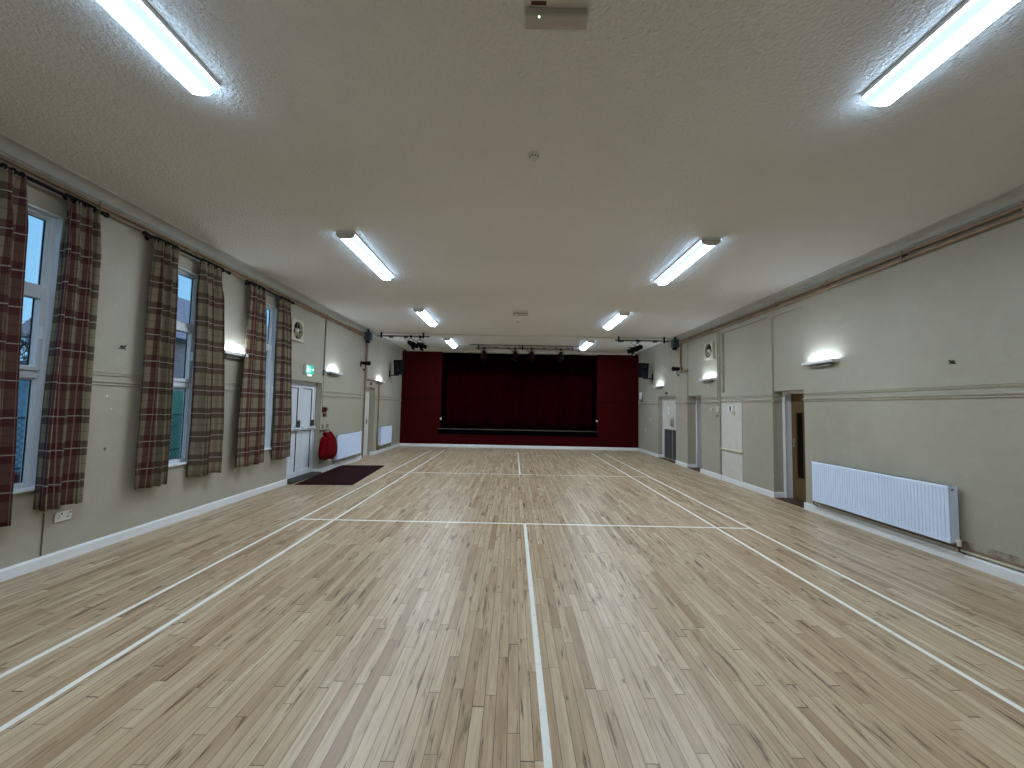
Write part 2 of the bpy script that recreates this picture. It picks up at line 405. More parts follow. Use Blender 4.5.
# coving between walls and ceiling
def cove(b, side):
    xw = XL if side < 0 else XR; pr = [(0, ZC), (0, 3.615), (.012, 3.615), (.012, 3.625)]
    for k in range(7):
        a = PI/2*k/6; pr.append((.015+.085*(1-math.cos(a)), 3.632+.072*math.sin(a)))
    pr += [(.11, 3.71), (.11, ZC)]
    b.prism([(xw-side*p, z) for p, z in pr], 1, YN, YF)
for s_, nm in ((-1, 'trim_6'), (1, 'trim_7')):
    b = MB(); cove(b, s_); struct(b.build(nm, 'coving'), 'white coving along the top of the %s wall' % ('left' if s_ < 0 else 'right'), 'coving')
b = MB()
b.prism([(YF, 3.655), (YF-.015, 3.655), (YF-.05, 3.69), (YF-.07, ZC), (YF, ZC)], 0, XL+.14, XR-.14)
struct(b.build('trim_8', 'off_white'), 'white coving above the red end wall', 'coving')
b = MB(); b.box(XL+.14, XR-.14, 11.84, 11.9, 3.685, ZC); struct(b.build('trim_9', 'off_white', bev=.006), 'slim white batten across the ceiling in front of the lighting bars', 'batten')
# skirting boards
def sk(b, side, segs, t=.022, h=.105, rev=()):
    xw = XL if side < 0 else XR
    pr = [(0, 0), (t, 0), (t, h-.02), (t-.008, h), (0, h)]
    for a, c in segs: b.prism([(xw-side*p, z) for p, z in pr], 1, a, c)
    for y, d in rev: b.prism([(y-p, z) for p, z in pr], 0, xw-side*t, xw+side*d)
b = MB(); sk(b, -1, [(YN, D1[0]), (D1[1], D2[0]), (D2[1], YF)], rev=[(D1[1], .12), (D2[1], .1)])
struct(b.build('baseboard_left', 'white_gloss'), 'white skirting board along the left wall', 'skirting')
b = MB()
sk(b, 1, [(R1[1], 9.2), (R2[1], R3[0]), (R3[1], YF)], rev=[(R1[1], .17), (R2[1], .22), (R3[1], .15)])
sk(b, 1, [(9.2, R2[0])], t=.045); sk(b, 1, [(YN, R1[0])], t=.04, h=.11)
struct(b.build('baseboard_right', 'white_gloss'), 'white skirting board along the right wall', 'skirting')
b = MB(); b.prism([(YF, 0), (YF-.03, 0), (YF-.03, .09), (YF-.02, .105), (YF, .105)], 0, XL+.03, XR-.03)
struct(b.build('baseboard_far', 'white_gloss'), 'white skirting board along the red end wall', 'skirting')

# ------------------------------------------------------------------ stage
t = thing('stage', (0, YF+1, 0), 'raised stage platform with black front edge set in the red end wall', 'stage')
b = MB(); b.box(XL, XR, YF+.2, YF+2.0, .60, OZ0-.03); b.box(OX0, OX1, YF+.0, YF+.2, OZ0-.03, OZ0); b.build('platform', 'stage_board', t)
b = MB(); b.box(OX0-.08, OX1+.02, YF-.035, YF-.001, .49, .668); b.build('front_edge', 'stage_black', t, bev=.004)
b = MB(); b.box(OX0-.08, OX1+.02, YF-.040, YF+.02, .682, .692); b.build('nosing', 'grey_plastic', t, bev=.003)
def drape(name, m, x0, x1, z0, z1, yc, folds, amp, label, cat, group=None, seed=0):
    rnd = random.Random(seed); nx = int(folds*10); nz = 10; b = MB(); ph = [rnd.uniform(-.5, .5) for _ in range(nx+1)]
    vs = []
    for k in range(nz+1):
        z = z1+(z0-z1)*k/nz
        for i in range(nx+1):
            s = i/nx; a = amp*(.55+.45*k/nz)*(.7+.3*math.sin(s*23+seed))
            vs.append((x0+(x1-x0)*s+.012*math.sin(s*40+k*.3), yc+a*math.sin(2*PI*folds*s+.5*math.sin(s*31+seed)), z))
    fs = [(k*(nx+1)+i, k*(nx+1)+i+1, (k+1)*(nx+1)+i+1, (k+1)*(nx+1)+i) for k in range(nz) for i in range(nx)]
    b.add(vs, fs, 0, True); o = b.build(name, m, solid=.006, fix=False); return tag(o, label, cat, group)
drape('stage_curtain', 'velvet', -3.2, .08, .70, 3.2, YF+.62, 22, .045, 'dark red pleated stage curtain, left of the pair', 'curtain', seed=1)
drape('stage_curtain', 'velvet', .0, 3.25, .70, 3.2, YF+.74, 22, .045, 'dark red pleated stage curtain, right of the pair', 'curtain', seed=2)
drape('stage_pelmet', 'pelmet', -3.25, 3.3, 2.95, 3.71, YF+.42, 46, .035, 'almost black pleated pelmet across the top of the stage opening', 'pelmet', seed=3)
drape('edge_shade', 'masking', -3.2, -2.83, .70, 3.4, YF+.32, 4, .03, 'narrow black sheet standing in for shade at the left edge of the stage opening', 'curtain', seed=4)  # dark sheet added for the shadow inside the opening's left edge
drape('edge_shade', 'masking', 2.9, 3.25, .70, 3.4, YF+.32, 4, .03, 'narrow black sheet standing in for shade at the right edge of the stage opening', 'curtain', seed=5)  # its counterpart: shadow at the right edge, also as a dark sheet
b = MB(); b.box(OX0-.005, OX0+.055, YF-.03, YF-.002, 1.02, 1.11); tag(b.build('light_switch', 'off_white', bev=.004), 'small white switch on the left edge of the stage opening', 'switch')
b = MB(); b.box(OX1-.05, OX1+.02, YF-.03, YF-.002, 1.06, 1.13); tag(b.build('light_switch', 'off_white', bev=.004), 'small white switch on the right edge of the stage opening', 'switch')

# ------------------------------------------------------------------ windows
wn = ['nearest window on the left, tree and red bin outside', 'middle window on the left, brick building outside', 'far window on the left, closest to the fire exit']
for k, (a, c) in enumerate(WIN):
    t = thing('window_%d' % (k+1), (XL-.09, (a+c)/2, WZ[0]), 'white plastic framed window, '+wn[k], 'window', kind='structure')
    xi, xo = XL-.055, XL-.125; z0, z1 = WZ; w = .045; T1, T2 = 2.555, 1.775
    b = MB()
    for y0, y1, za, zb in ((a, a+w, z0, z1), (c-w, c, z0, z1), (a+w, c-w, z1-w, z1), (a+w, c-w, z0, z0+w), (a+w, c-w, T1-.035, T1+.035), (a+w, c-w, T2-.035, T2+.035)):
        b.box(xi, xo, y0, y1, za, zb)
    b.build('window_frame', 'upvc', t, bev=.006)
    def bars(b, y0, y1, za, zb, w, xa, xb):
        b.box(xa, xb, y0, y0+w, za, zb); b.box(xa, xb, y1-w, y1, za, zb); b.box(xa, xb, y0+w, y1-w, za, za+w); b.box(xa, xb, y0+w, y1-w, zb-w, zb)
    b = MB(); bars(b, a+w, c-w, T2+.035, T1-.035, .045, xi+.018, xo+.02); sash = b.build('sash', 'upvc', t, bev=.006)
    b = MB(); b.box(xi+.02, xi+.045, c-w-.034, c-w-.012, 2.10, 2.22); b.build('handle', 'white_gloss', sash, bev=.004)
    b = MB(); bars(b, a+w, c-w, T1+.035, z1-w, .014, xi-.02, xo+.01); bars(b, a+w, c-w, z0+w, T2-.035, .014, xi-.02, xo+.01); b.build('bead', 'upvc', t)
    b = MB(); bars(b, a+w+.014, c-w-.014, T1+.049, z1-w-.014, .005, xi-.036, xi-.048); bars(b, a+w+.014, c-w-.014, z0+w+.014, T2-.049, .005, xi-.036, xi-.048)
    bars(b, a+w+.045, c-w-.045, T2+.08, T1-.08, .005, xi-.036, xi-.048); b.build('gasket', 'dark_gap', t)
    for y0, y1, za, zb in ((a+.06, c-.06, T1+.05, z1-.06), (a+.092, c-.092, T2+.082, T1-.082), (a+.06, c-.06, z0+.06, T2-.05)):
        b = MB(); b.box(xi-.045, xi-.041, y0, y1, za, zb); b.build('glass_pane', 'glass', t)
    b = MB(); b.box(XL+.035, xi, a-.02, c+.02, z0-.012, z0+.016); b.build('window_sill', 'white_gloss', t, bev=.005)
    b = MB(); b.box(xi, XL+.004, a, a+.012, z0+.016, z1); b.box(xi, XL+.004, c-.012, c, z0+.016, z1); b.box(xi, XL+.004, a, c, z1-.014, z1); b.build('reveal_trim', 'upvc', t)

# ------------------------------------------------------------------ curtains and rods
def curtain_rod(y0, y1, label):
    t = thing('curtain_rod', (XL+.1, (y0+y1)/2, 3.455), label, 'curtain rod', 'black curtain rods over the windows')
    x, z = XL+.105, 3.455
    b = MB(); b.tube([(x, y0, z), (x, y1, z)], .017, 10); b.build('pole', 'black_metal', t)
    for y, s in ((y0, -1), (y1, 1)):
        b = MB(); b.lathe((x, y, z), (0, s, 0), [(0, .016), (.01, .022), (.02, .016), (.035, .026), (.055, .028), (.07, .018), (.08, .002)], 14); b.build('finial', 'black_metal', t)
    for y in (y0+.08, y1-.08):
        b = MB(); b.tube([(XL, y, z), (x, y, z)], .009, 8); b.lathe((XL, y, z), (1, 0, 0), [(0, .028), (.008, .028), (.012, .01)], 14); b.tube([(x, y, z-.018), (x, y, z+.018)], .018, 10); b.build('bracket', 'black_metal', t)
def curtain(yt0, yt1, yb0, yb1, folds, seed, label, zb=.555):
    x = XL+.105; rnd = random.Random(seed)
    t = thing('curtain', (x, (yt0+yt1)/2, 3.43), label, 'curtain', 'tartan curtains')
    nx, nz = folds*14, 44; zt = 3.445; b = MB(); vs = []
    ph = rnd.uniform(0, 6); W = 1.75
    for k in range(nz+1):
        q = k/nz; z = zt+(zb-zt)*q; e = min(1, q*7)
        amp = .014+.044*e+.014*q
        for i in range(nx+1):
            s = i/nx
            y0 = yt0+(yb0-yt0)*min(1, q*1.3); y1 = yt1+(yb1-yt1)*min(1, q*1.3)
            y0 += .012*math.sin(q*5+ph); y1 += .012*math.sin(q*4+ph*2)
            w = 2*PI*folds*s+ph+.9*math.sin(s*5+ph)*(.4+q)
            y = y0+(y1-y0)*s+.018*e*math.sin(2*w)
            ox = amp*math.sin(w)*(1+.3*math.sin(s*7+seed))+(1-e)*.012*math.sin(w*3)
            vs.append((x+.012+ox, y, z+.006*math.sin(s*9+seed)*q))
            b.uv[len(vs)-1] = (s*W+seed*.11, z)
    fs = [(k*(nx+1)+i, k*(nx+1)+i+1, (k+1)*(nx+1)+i+1, (k+1)*(nx+1)+i) for k in range(nz) for i in range(nx)]
    b.add(vs, fs, 0, True); b.build('cloth', 'plaid', t, fix=False, solid=.004)
    n = 9
    for i in range(n):
        y = yt0+.02+(yt1-yt0-.04)*i/(n-1); rg = [(x, y+.004*math.sin(a*2*PI/14), 3.449+0*a) for a in range(1)]
        b = MB(); b.tube([(x+.026*math.cos(2*PI*a/14), y, 3.450+.026*math.sin(2*PI*a/14)) for a in range(14)], .008, 6, closed=True); b.build('ring', 'black_metal', t)
curtain_rod(2.68, 3.92, 'black curtain rod over the nearest window')
curtain_rod(4.45, 5.69, 'black curtain rod over the middle window')
curtain_rod(6.18, 7.39, 'black curtain rod over the far window')
curtain(2.76, 3.28, 2.76, 3.34, 4, 3, 'tartan curtain cut off by the left edge of the photo, left of the nearest window', .50)
curtain(3.58, 3.86, 3.58, 3.93, 3, 1, 'tartan curtain hanging right of the nearest window, above the wall socket')
curtain(4.53, 4.84, 4.49, 4.93, 3, 5, 'tartan curtain hanging left of the middle window')
curtain(5.22, 5.62, 5.31, 5.77, 3, 2, 'tartan curtain hanging right of the middle window, with the plaid drawn near a wall light')
curtain(6.19, 6.56, 6.10, 6.70, 3, 4, 'tartan curtain hanging left of the far window')
curtain(7.02, 7.36, 7.10, 7.58, 3, 6, 'tartan curtain hanging right of the far window, next to the white fire exit')

# ------------------------------------------------------------------ ceiling fittings
def tube_light(x, y0, y1, label):
    t = thing('ceiling_light', (x, (y0+y1)/2, ZC), label, 'ceiling light', 'fluorescent ceiling battens')
    b = MB(); b.box(x-.117, x+.117, y0, y1, ZC-.028, ZC); b.build('base', 'white_gloss', t, bev=.004)
    pr = [(x-.115, ZC-.029), (x-.108, ZC-.05), (x-.062, ZC-.082), (x, ZC-.092), (x+.062, ZC-.082), (x+.108, ZC-.05), (x+.115, ZC-.029)]
    b = MB(); b.prism(pr, 1, y0+.022, y1-.006)
    b.mi = [1, 1]+[1 if i in (0, 5) else 3 if i in (1, 4) else (2 if i == 6 else 0) for i in range(7)]
    b.build('diffuser', ['diffuser', 'diffuser_side', 'white_gloss', 'diffuser_wing'], t)
    pc = [(x-.122, ZC-.029), (x-.112, ZC-.06), (x-.064, ZC-.091), (x, ZC-.099), (x+.064, ZC-.091), (x+.112, ZC-.06), (x+.122, ZC-.029)]
    b = MB(); b.prism(pc, 1, y0, y0+.02); b.build('end_cap', 'off_white', t)
rows = [(1.02, 2.575, 'nearest'), (4.85, 6.50, 'second'), (8.72, 10.30, 'third'), (12.50, 14.05, 'farthest')]
for y0, y1, w in rows:
    for x, s in ((-2.33, 'left'), (2.24, 'right')):
        tube_light(x, y0, y1, 'bright fluorescent batten in the %s row, %s of the two' % (w, s) if w != 'farthest' else 'bright fluorescent batten on the %s beyond the lighting bars, close to the stage' % s)
def emergency(x0, x1, y0, y1, label):
    t = thing('emergency_light', ((x0+x1)/2, (y0+y1)/2, ZC), label, 'emergency light', 'ceiling emergency lights')
    b = MB(); b.box(x0, x1, y0, y1, ZC-.03, ZC); b.build('base', 'off_white', t, bev=.004)
    b = MB(); b.prism([(y1-.115, ZC-.03), (y1-.11, ZC-.07), (y1-.05, ZC-.08), (y1-.02, ZC-.065), (y1-.006, ZC-.03)], 0, x0+.006, x1-.006); b.build('diffuser', 'smoked_plastic', t, bev=.01)
    b = MB(); b.box(x0+.04, x0+.12, y1-.145, y1-.125, ZC-.033, ZC-.03); b.build('nameplate', 'dark_wood', t)
    b = MB(); b.sphere((x0+.085, y1-.1, ZC-.072), .0045, 10); b.build('indicator', 'green_led', t)
emergency(-.17, .185, 1.90, 2.11, 'grey box emergency light on the ceiling at the top edge of the photo')
emergency(-.235, .11, 8.78, 8.99, 'small emergency light on the ceiling between the third row of battens')
t = thing('smoke_detector', (-.05, 3.28, ZC), 'small round white smoke detector on the ceiling near the front', 'smoke detector', 'smoke detectors')
b = MB(); b.lathe((-.05, 3.28, ZC), (0, 0, -1), [(0, .052), (.012, .052), (.018, .046)], 24); b.build('base', 'off_white', t)
b = MB(); b.lathe((-.05, 3.28, ZC-.018), (0, 0, -1), [(0, .034), (.012, .036), (.024, .03), (.03, .012)], 20); b.build('sensor', 'off_white', t)
b = MB()
for k in range(10):
    a = k*PI/5; b.box(-.05+.034*math.cos(a)-.004, -.05+.034*math.cos(a)+.004, 3.28+.034*math.sin(a)-.004, 3.28+.034*math.sin(a)+.004, ZC-.031, ZC-.02)
b.build('vent_slot', 'dark_gap', t)
b = MB(); b.lathe((-.12, 9.9, ZC), (0, 0, -1), [(0, .05), (.015, .05), (.035, .03), (.04, .005)], 20); tag(b.build('smoke_detector', 'off_white'), 'tiny round smoke detector on the ceiling just beyond the small emergency light', 'smoke detector', 'smoke detectors')

# ------------------------------------------------------------------ wall lights
def wall_light(side, yc, z, label, w=.62):
    xw = XL if side < 0 else XR; X = lambda d: xw-side*d
    t = thing('wall_light', (xw, yc, z), label, 'wall light', 'wall uplighters')
    b = MB(); b.box(X(.0), X(.115), yc-w/2, yc+w/2, z, z+.006); b.box(X(.109), X(.115), yc-w/2, yc+w/2, z+.006, z+.042)
    b.box(X(0), X(.109), yc-w/2, yc-w/2+.006, z+.006, z+.042); b.box(X(0), X(.109), yc+w/2-.006, yc+w/2, z+.006, z+.042); b.build('tray', 'white_gloss', t)
    b = MB(); b.box(X(0), X(.06), yc-w*.33, yc+w*.33, z-.05, z); b.build('gear_box', 'grey_plastic', t, bev=.004)
    b = MB(); b.tube([(X(.085), yc-w/2+.06, z+.024), (X(.085), yc+w/2-.06, z+.024)], .010, 10); b.build('tube_lamp', 'lamp_tube', t)
for s, y, z, l in ((-1, 6.06, 2.27, 'wall uplighter between the curtains of the middle and far windows'), (-1, 9.45, 2.27, 'wall uplighter on the left wall between the fire exit sign and the copper pipes'), (-1, 12.72, 2.27, 'wall uplighter on the left wall above the small far radiator'),
                   (1, 6.17, 2.33, 'wall uplighter on the right wall next to the wooden door, above the long radiator'), (1, 9.78, 2.31, 'wall uplighter directly under the round fan on the right wall'), (1, 13.05, 2.31, 'wall uplighter on the right wall above the door with the dark kick panel')):
    wall_light(s, y, z, l)

# ------------------------------------------------------------------ extractor fans
def fan(side, yc, zc, dep, label, w=.42):
    xw = XL if side < 0 else XR; X = lambda d: xw-side*d
    t = thing('extractor_fan', (xw, yc, zc), label, 'extractor fan', 'round extractor fans')
    n = 32; R = .172; b = MB(); h = w/2
    # square front plate with a round hole, and box sides
    sq = []
    for k in range(n):
        a = 2*PI*k/n+PI/4; cx, cy = math.cos(a), math.sin(a); m_ = max(abs(cx), abs(cy)); sq.append((cx/m_*h, cy/m_*h))
    ci = [(R*math.cos(2*PI*k/n+PI/4), R*math.sin(2*PI*k/n+PI/4)) for k in range(n)]
    vs = [(X(dep), yc+p, zc+q) for p, q in sq]+[(X(dep), yc+p, zc+q) for p, q in ci]+[(X(0), yc+p, zc+q) for p, q in sq]+[(X(.005), yc+p, zc+q) for p, q in ci]
    fs = []
    for k in range(n):
        j = (k+1) % n; fs += [(k, j, n+j, n+k), (k, 2*n+k, 2*n+j, j), (n+k, n+j, 3*n+j, 3*n+k)]
    b.add(vs, fs); b.build('housing', 'cream_plastic', t)
    b = MB(); b.lathe((X(.004), yc, zc), (-side, 0, 0), [(0, R), (.004, R)], 32); b.build('back_disc', 'dark_gap', t)
    b = MB(); b.tube([(X(dep+.004), yc+(R+.008)*math.cos(2*PI*k/32), zc+(R+.008)*math.sin(2*PI*k/32)) for k in range(32)], .009, 8, closed=True); b.build('rim', 'off_white', t)
    for k in range(5):
        a = 2*PI*k/5+.3; b = MB(); vs = []
        for r, da, dx in ((.03, -.35, .3), (.03, .35, .5), (.09, .30, .8), (.14, .22, .75), (.14, -.20, .25), (.09, -.28, .25)):
            for o_ in (0, .004): vs.append((X(dep*dx+o_+.006), yc+r*math.cos(a+da), zc+r*math.sin(a+da)))
        top = [0, 2, 4, 6, 8, 10]; b.add(vs, [tuple(top), tuple(i+1 for i in top[::-1])]+[(top[i], top[(i+1) % 6], top[(i+1) % 6]+1, top[i]+1) for i in range(6)]); b.build('blade', 'painted_pipe', t)
    b = MB(); b.lathe((X(.008), yc, zc), (-side, 0, 0), [(0, .04), (dep*.9, .04), (dep, .03), (dep+.006, .005)], 20); b.build('hub', 'off_white', t)
fan(-1, 7.76, 2.99, .05, 'square cream extractor fan high on the left wall above the fire exit')
fan(1, 9.70, 3.03, .055, 'square cream extractor fan high on the right wall above a wall uplighter')

# ------------------------------------------------------------------ pipes, conduits
t = thing('heating_pipes', (XL, 5, 3.5), 'pair of brown copper heating pipes under the coving of the left wall', 'pipes')
for z in (3.555, 3.505):
    b = MB(); b.tube([(XL+.035, YN, z), (XL+.035, 11.38, z)]+([(XL+.035, 11.44, z-.02), (XL+.035, 11.46, z-.07), (XL+.035, 11.46, .02)] if z < 3.52 else [(XL+.035, 11.52, z-.02), (XL+.035, 11.53, z-.07), (XL+.035, 11.53, 2.3)]), .0215, 10); b.build('pipe', 'brown_pipe', t)
b = MB(); b.tube([(XL+.03, 11.53, 2.29), (XL+.03, 12.66, 2.29), (XL+.03, 12.68, 2.27), (XL+.03, 12.68, .12)], .018, 10); b.build('branch_pipe', 'brown_pipe', t)
for y in [0.2+1.25*k for k in range(9)]:
    b = MB(); b.box(XL, XL+.062, y-.006, y+.006, 3.48, 3.58); b.build('clip', 'brown_pipe', t)
t = thing('heating_pipes', (XR, 5, 3.5), 'pair of brown copper heating pipes under the coving of the right wall', 'pipes')
for z in (3.55, 3.475):
    b = MB(); b.tube([(XR-.035, YN, z), (XR-.035, 11.30, z)]+([(XR-.035, 11.36, z-.03), (XR-.035, 11.37, z-.08), (XR-.035, 11.37, 2.72), (XR-.035, 11.34, 2.68), (XR-.035, 10.9, 2.67)] if z < 3.5 else [(XR-.035, 11.48, z)]), .025, 10); b.build('pipe', 'brown_pipe', t)
b = MB(); b.tube([(XR-.075, 11.33, 3.3), (XR-.075, 11.33, 2.9)], .012, 10); b.build('bright_pipe', 'copper', t)
for y in [0.1+1.18*k for k in range(10)]:
    b = MB(); b.box(XR, XR-.066, y-.006, y+.006, 3.445, 3.58); b.build('clip', 'brown_pipe', t)
t = thing('low_pipe', (XR, 4, .14), 'beige heating pipe running on top of the right skirting below the long radiator', 'pipe')
b = MB(); b.tube([(XR-.02, YN, .135), (XR-.02, 6.3, .135)], .014, 10); b.build('pipe', 'cream_plastic', t)
b = MB(); b.box(XR-.012, XR, YN, 6.4, .150, .175); b.build('batten', 'brown_pipe', t)
def simple(name, m, pts, r, label, cat, group=None, n=8):
    b = MB(); b.tube(pts, r, n); return tag(b.build(name, m), label, cat, group)
simple('conduit', 'grey_conduit', [(XL+.012, 8.98, 3.47), (XL+.012, 8.98, 2.30)], .013, 'thin dark conduit down the left wall beside the fire exit sign', 'conduit')
simple('conduit', 'painted_pipe', [(XL+.008, 8.99, 2.2), (XL+.008, 9.0, 1.47)], .005, 'thin cable down to the red alarm call point on the left wall', 'cable')
simple('conduit', 'wall', [(XR-.02, 9.26, 3.44), (XR-.02, 9.26, .11)], .018, 'beige painted conduit running the full height of the right wall', 'conduit')
simple('conduit', 'painted_pipe', [(XR-.012, 9.35, 3.60), (XR-.012, 9.35, 1.62)], .010, 'thin conduit on the right wall down to a small switch', 'conduit')
simple('conduit', 'grey_conduit', [(XL+.006, 3.73, .50), (XL+.006, 3.73, .11)], .005, 'thin cable dropping to the skirting below the curtain nearest the viewer', 'cable')

# ------------------------------------------------------------------ radiators
def radiator(side, y0, y1, z0, z1, d0, d1, label, pitch=.04):
    xw = XL if side < 0 else XR; X = lambda d: xw-side*d
    t = thing('radiator', (xw, (y0+y1)/2, 0), label, 'radiator', 'white panel radiators')
    # front panel with vertical ribs
    b = MB(); prof = []; n = int((y1-y0-.05)/pitch); p = (y1-y0-.05)/n; ys = y0+.025
    pts = [(y0, d1-.004), (y0+.02, d1-.004)]
    for k in range(n):
        a = ys+k*p; pts += [(a+p*.12, d1-.007), (a+p*.38, d1-.007), (a+p*.5, d1), (a+p*.88, d1)]
    pts += [(y1-.02, d1-.004), (y1, d1-.004)]
    m_ = len(pts)
    vs = [(X(d), y, z) for z in (z0+.03, z1-.035) for y, d in pts]
    b.add(vs, [(i, i+1, m_+i+1, m_+i) for i in range(m_-1)])
    b.prism([(X(d1-.014), z1-.035), (X(d1), z1-.035), (X(d1+.001), z1-.012), (X(d1-.008), z1), (X(d1-.014), z1)], 1, y0, y1)
    b.prism([(X(d1-.014), z0), (X(d1), z0+.006), (X(d1), z0+.03), (X(d1-.014), z0+.03)], 1, y0, y1)
    b.box(X(d1-.016), X(d1-.013), y0, y1, z0, z1); b.build('front_panel', 'radiator', t, fix=False)
    b = MB(); b.box(X(d0), X(d0+.014), y0+.01, y1-.01, z0+.01, z1-.01); b.build('back_panel', 'radiator', t)
    for y in (y0, y1-.008):
        b = MB(); b.box(X(d0), X(d1-.012), y, y+.008, z0+.005, z1-.004); b.build('side_panel', 'radiator', t, bev=.003)
    b = MB(); b.box(X(d0), X(d1-.012), y0+.008, y1-.008, z1-.012, z1-.006)
    q = y0+.02
    while q < y1-.03: b.box(X(d0+.012), X(d1-.025), q, q+.008, z1-.0055, z1-.002, 1); q += .02
    b.build('top_grille', ['radiator', 'grey_plastic'], t)
    b = MB(); b.box(X((d0+d1)/2-.01), X((d0+d1)/2+.02), y0-.004, y0, z1-.05, z1-.03); b.build('badge', 'grey_plastic', t)
    for y in (y0+.25, y1-.25):
        b = MB(); b.box(X(0), X(d0), y-.015, y+.015, z0-.03, z1-.08); b.build('bracket', 'grey_plastic', t)
    dm = (d0+d1)/2
    for y, s_ in ((y0-.04, 1), (y1+.04, -1)):
        b = MB(); b.tube([(X(dm), y+s_*.05, z0+.03), (X(dm), y, z0+.03)], .013, 10); b.tube([(X(dm), y, z0+.055), (X(dm), y, z0-.01)], .019, 12); vv = b.build('valve', 'off_white' if s_ > 0 else 'steel', t)
        b = MB(); b.tube([(X(dm), y, z0), (X(dm), y, .14), (X(.03), y, .115)], .008, 8); b.build('tail_pipe', 'dark_wood', vv)
radiator(1, 4.33, 6.28, .205, .81, .035, .14, 'long white ribbed panel radiator on the right wall near the wooden door')
radiator(-1, 9.62, 11.12, .215, .81, .03, .13, 'white ribbed panel radiator beside the red bag on the left wall')
radiator(-1, 12.76, 13.86, .26, .85, .03, .13, 'small white panel radiator beyond the pipes, nearest the stage on the left wall')

# ------------------------------------------------------------------ doors
# fire exit on the left
t = thing('door_1', (XL-.14, 8.3, 0), 'white plastic double fire exit door with push bars on the left wall', 'door', kind='structure')
xi = XL-.135; a, c, h = D1
b = MB(); b.box(xi+.01, xi-.06, a, a+.055, 0, h); b.box(xi+.01, xi-.06, c-.055, c, 0, h); b.box(xi+.01, xi-.06, a+.055, c-.055, h-.055, h); b.build('door_frame', 'upvc', t, bev=.006)
lw = (c-a-.11)/2
for k in range(2):
    y0 = a+.055+k*lw+.003; y1 = y0+lw-.006; z0, z1 = .03, h-.06; w = .085
    b = MB(); b.box(xi, xi-.045, y0, y0+w, z0, z1); b.box(xi, xi-.045, y1-w, y1, z0, z1)
    for za, zb in ((z0, z0+.12), (.98, 1.10), (z1-w, z1)): b.box(xi, xi-.045, y0+w, y1-w, za, zb)
    lf = b.build('door_leaf', 'upvc', t, bev=.004)
    b = MB(); b.box(xi-.016, xi-.03, y0+w, y1-w, z0+.12, .98); b.box(xi-.016, xi-.03, y0+w, y1-w, 1.10, z1-w); b.build('infill_panel', 'upvc', lf)
    b = MB()
    for za, zb in ((z0+.12, .98), (1.10, z1-w)):
        b.box(xi-.002, xi-.018, y1-w-.012, y1-w, za, zb); b.box(xi-.002, xi-.018, y0+w, y1-w, zb-.012, zb); b.box(xi-.004, xi-.018, y0+w, y0+w+.008, za, zb)
    b.build('gasket', 'dark_gap', lf)
    b = MB(); b.tube([(xi+.06, y0+.05, 1.035), (xi+.06, y1-.05, 1.035)], .018, 10)
    b.box(xi, xi+.07, y1-.075, y1-.025, 1.0, 1.07); b.box(xi, xi+.07, y0+.025, y0+.075, 1.0, 1.07); b.build('push_bar', 'upvc', lf)
    b = MB(); b.box(xi, xi+.04, y1-.085, y1-.03, 1.07, 1.20); b.box(xi+.02, xi+.07, y1-.17, y1-.09, 1.07, 1.11); b.build('latch', 'dark_metal', lf, bev=.004)
b = MB(); b.prism([(XL-.135, 0), (XL+.10, 0), (XL+.10, .03), (XL+.08, .045), (XL-.135, .045)], 1, D1[0]+.02, D1[1]-.03); tag(b.build('door_mat', 'grey_mat'), 'dark grey mat in the threshold of the white fire exit', 'mat')
mt = Matrix.Translation((-4.33, 7.66, 0)) @ Matrix.Rotation(math.radians(4.3), 4, 'Z')
b = MB(); b.box(0, 1.08, .02, 2.52, .0, .012, mt=mt); tag(b.build('floor_mat', 'maroon_mat', bev=.004), 'large dark maroon doormat lying on the wooden floor by the fire exit', 'mat')
# far left door
t = thing('door_2', (XL-.2, 12.0, 0), 'pale painted door in a recess between the pipes on the left wall', 'door', kind='structure')
a, c, h = D2; xi = XL-.19
b = MB(); b.box(xi+.01, xi-.07, a, a+.06, 0, h); b.box(xi+.01, xi-.07, c-.06, c, 0, h); b.box(xi+.01, xi-.07, a+.06, c-.06, h-.06, h); b.build('door_frame', 'white_gloss', t, bev=.004)
b = MB(); b.box(xi-.005, xi-.045, a+.06, c-.06, .01, h-.06); lf = b.build('door_leaf', 'off_white', t, bev=.003)
b = MB(); b.tube([(xi, c-.13, 1.04), (xi+.05, c-.13, 1.04), (xi+.05, c-.25, 1.04)], .011, 8); b.box(xi-.005, xi+.006, c-.15, c-.11, .95, 1.12); b.build('door_handle', 'dark_metal', lf)
b = MB(); b.box(XL, XL+.04, 11.93, 12.05, 2.14, 2.22); tag(b.build('motion_sensor', 'grey_conduit', bev=.006), 'small dark sensor above the pale door on the left wall', 'sensor')
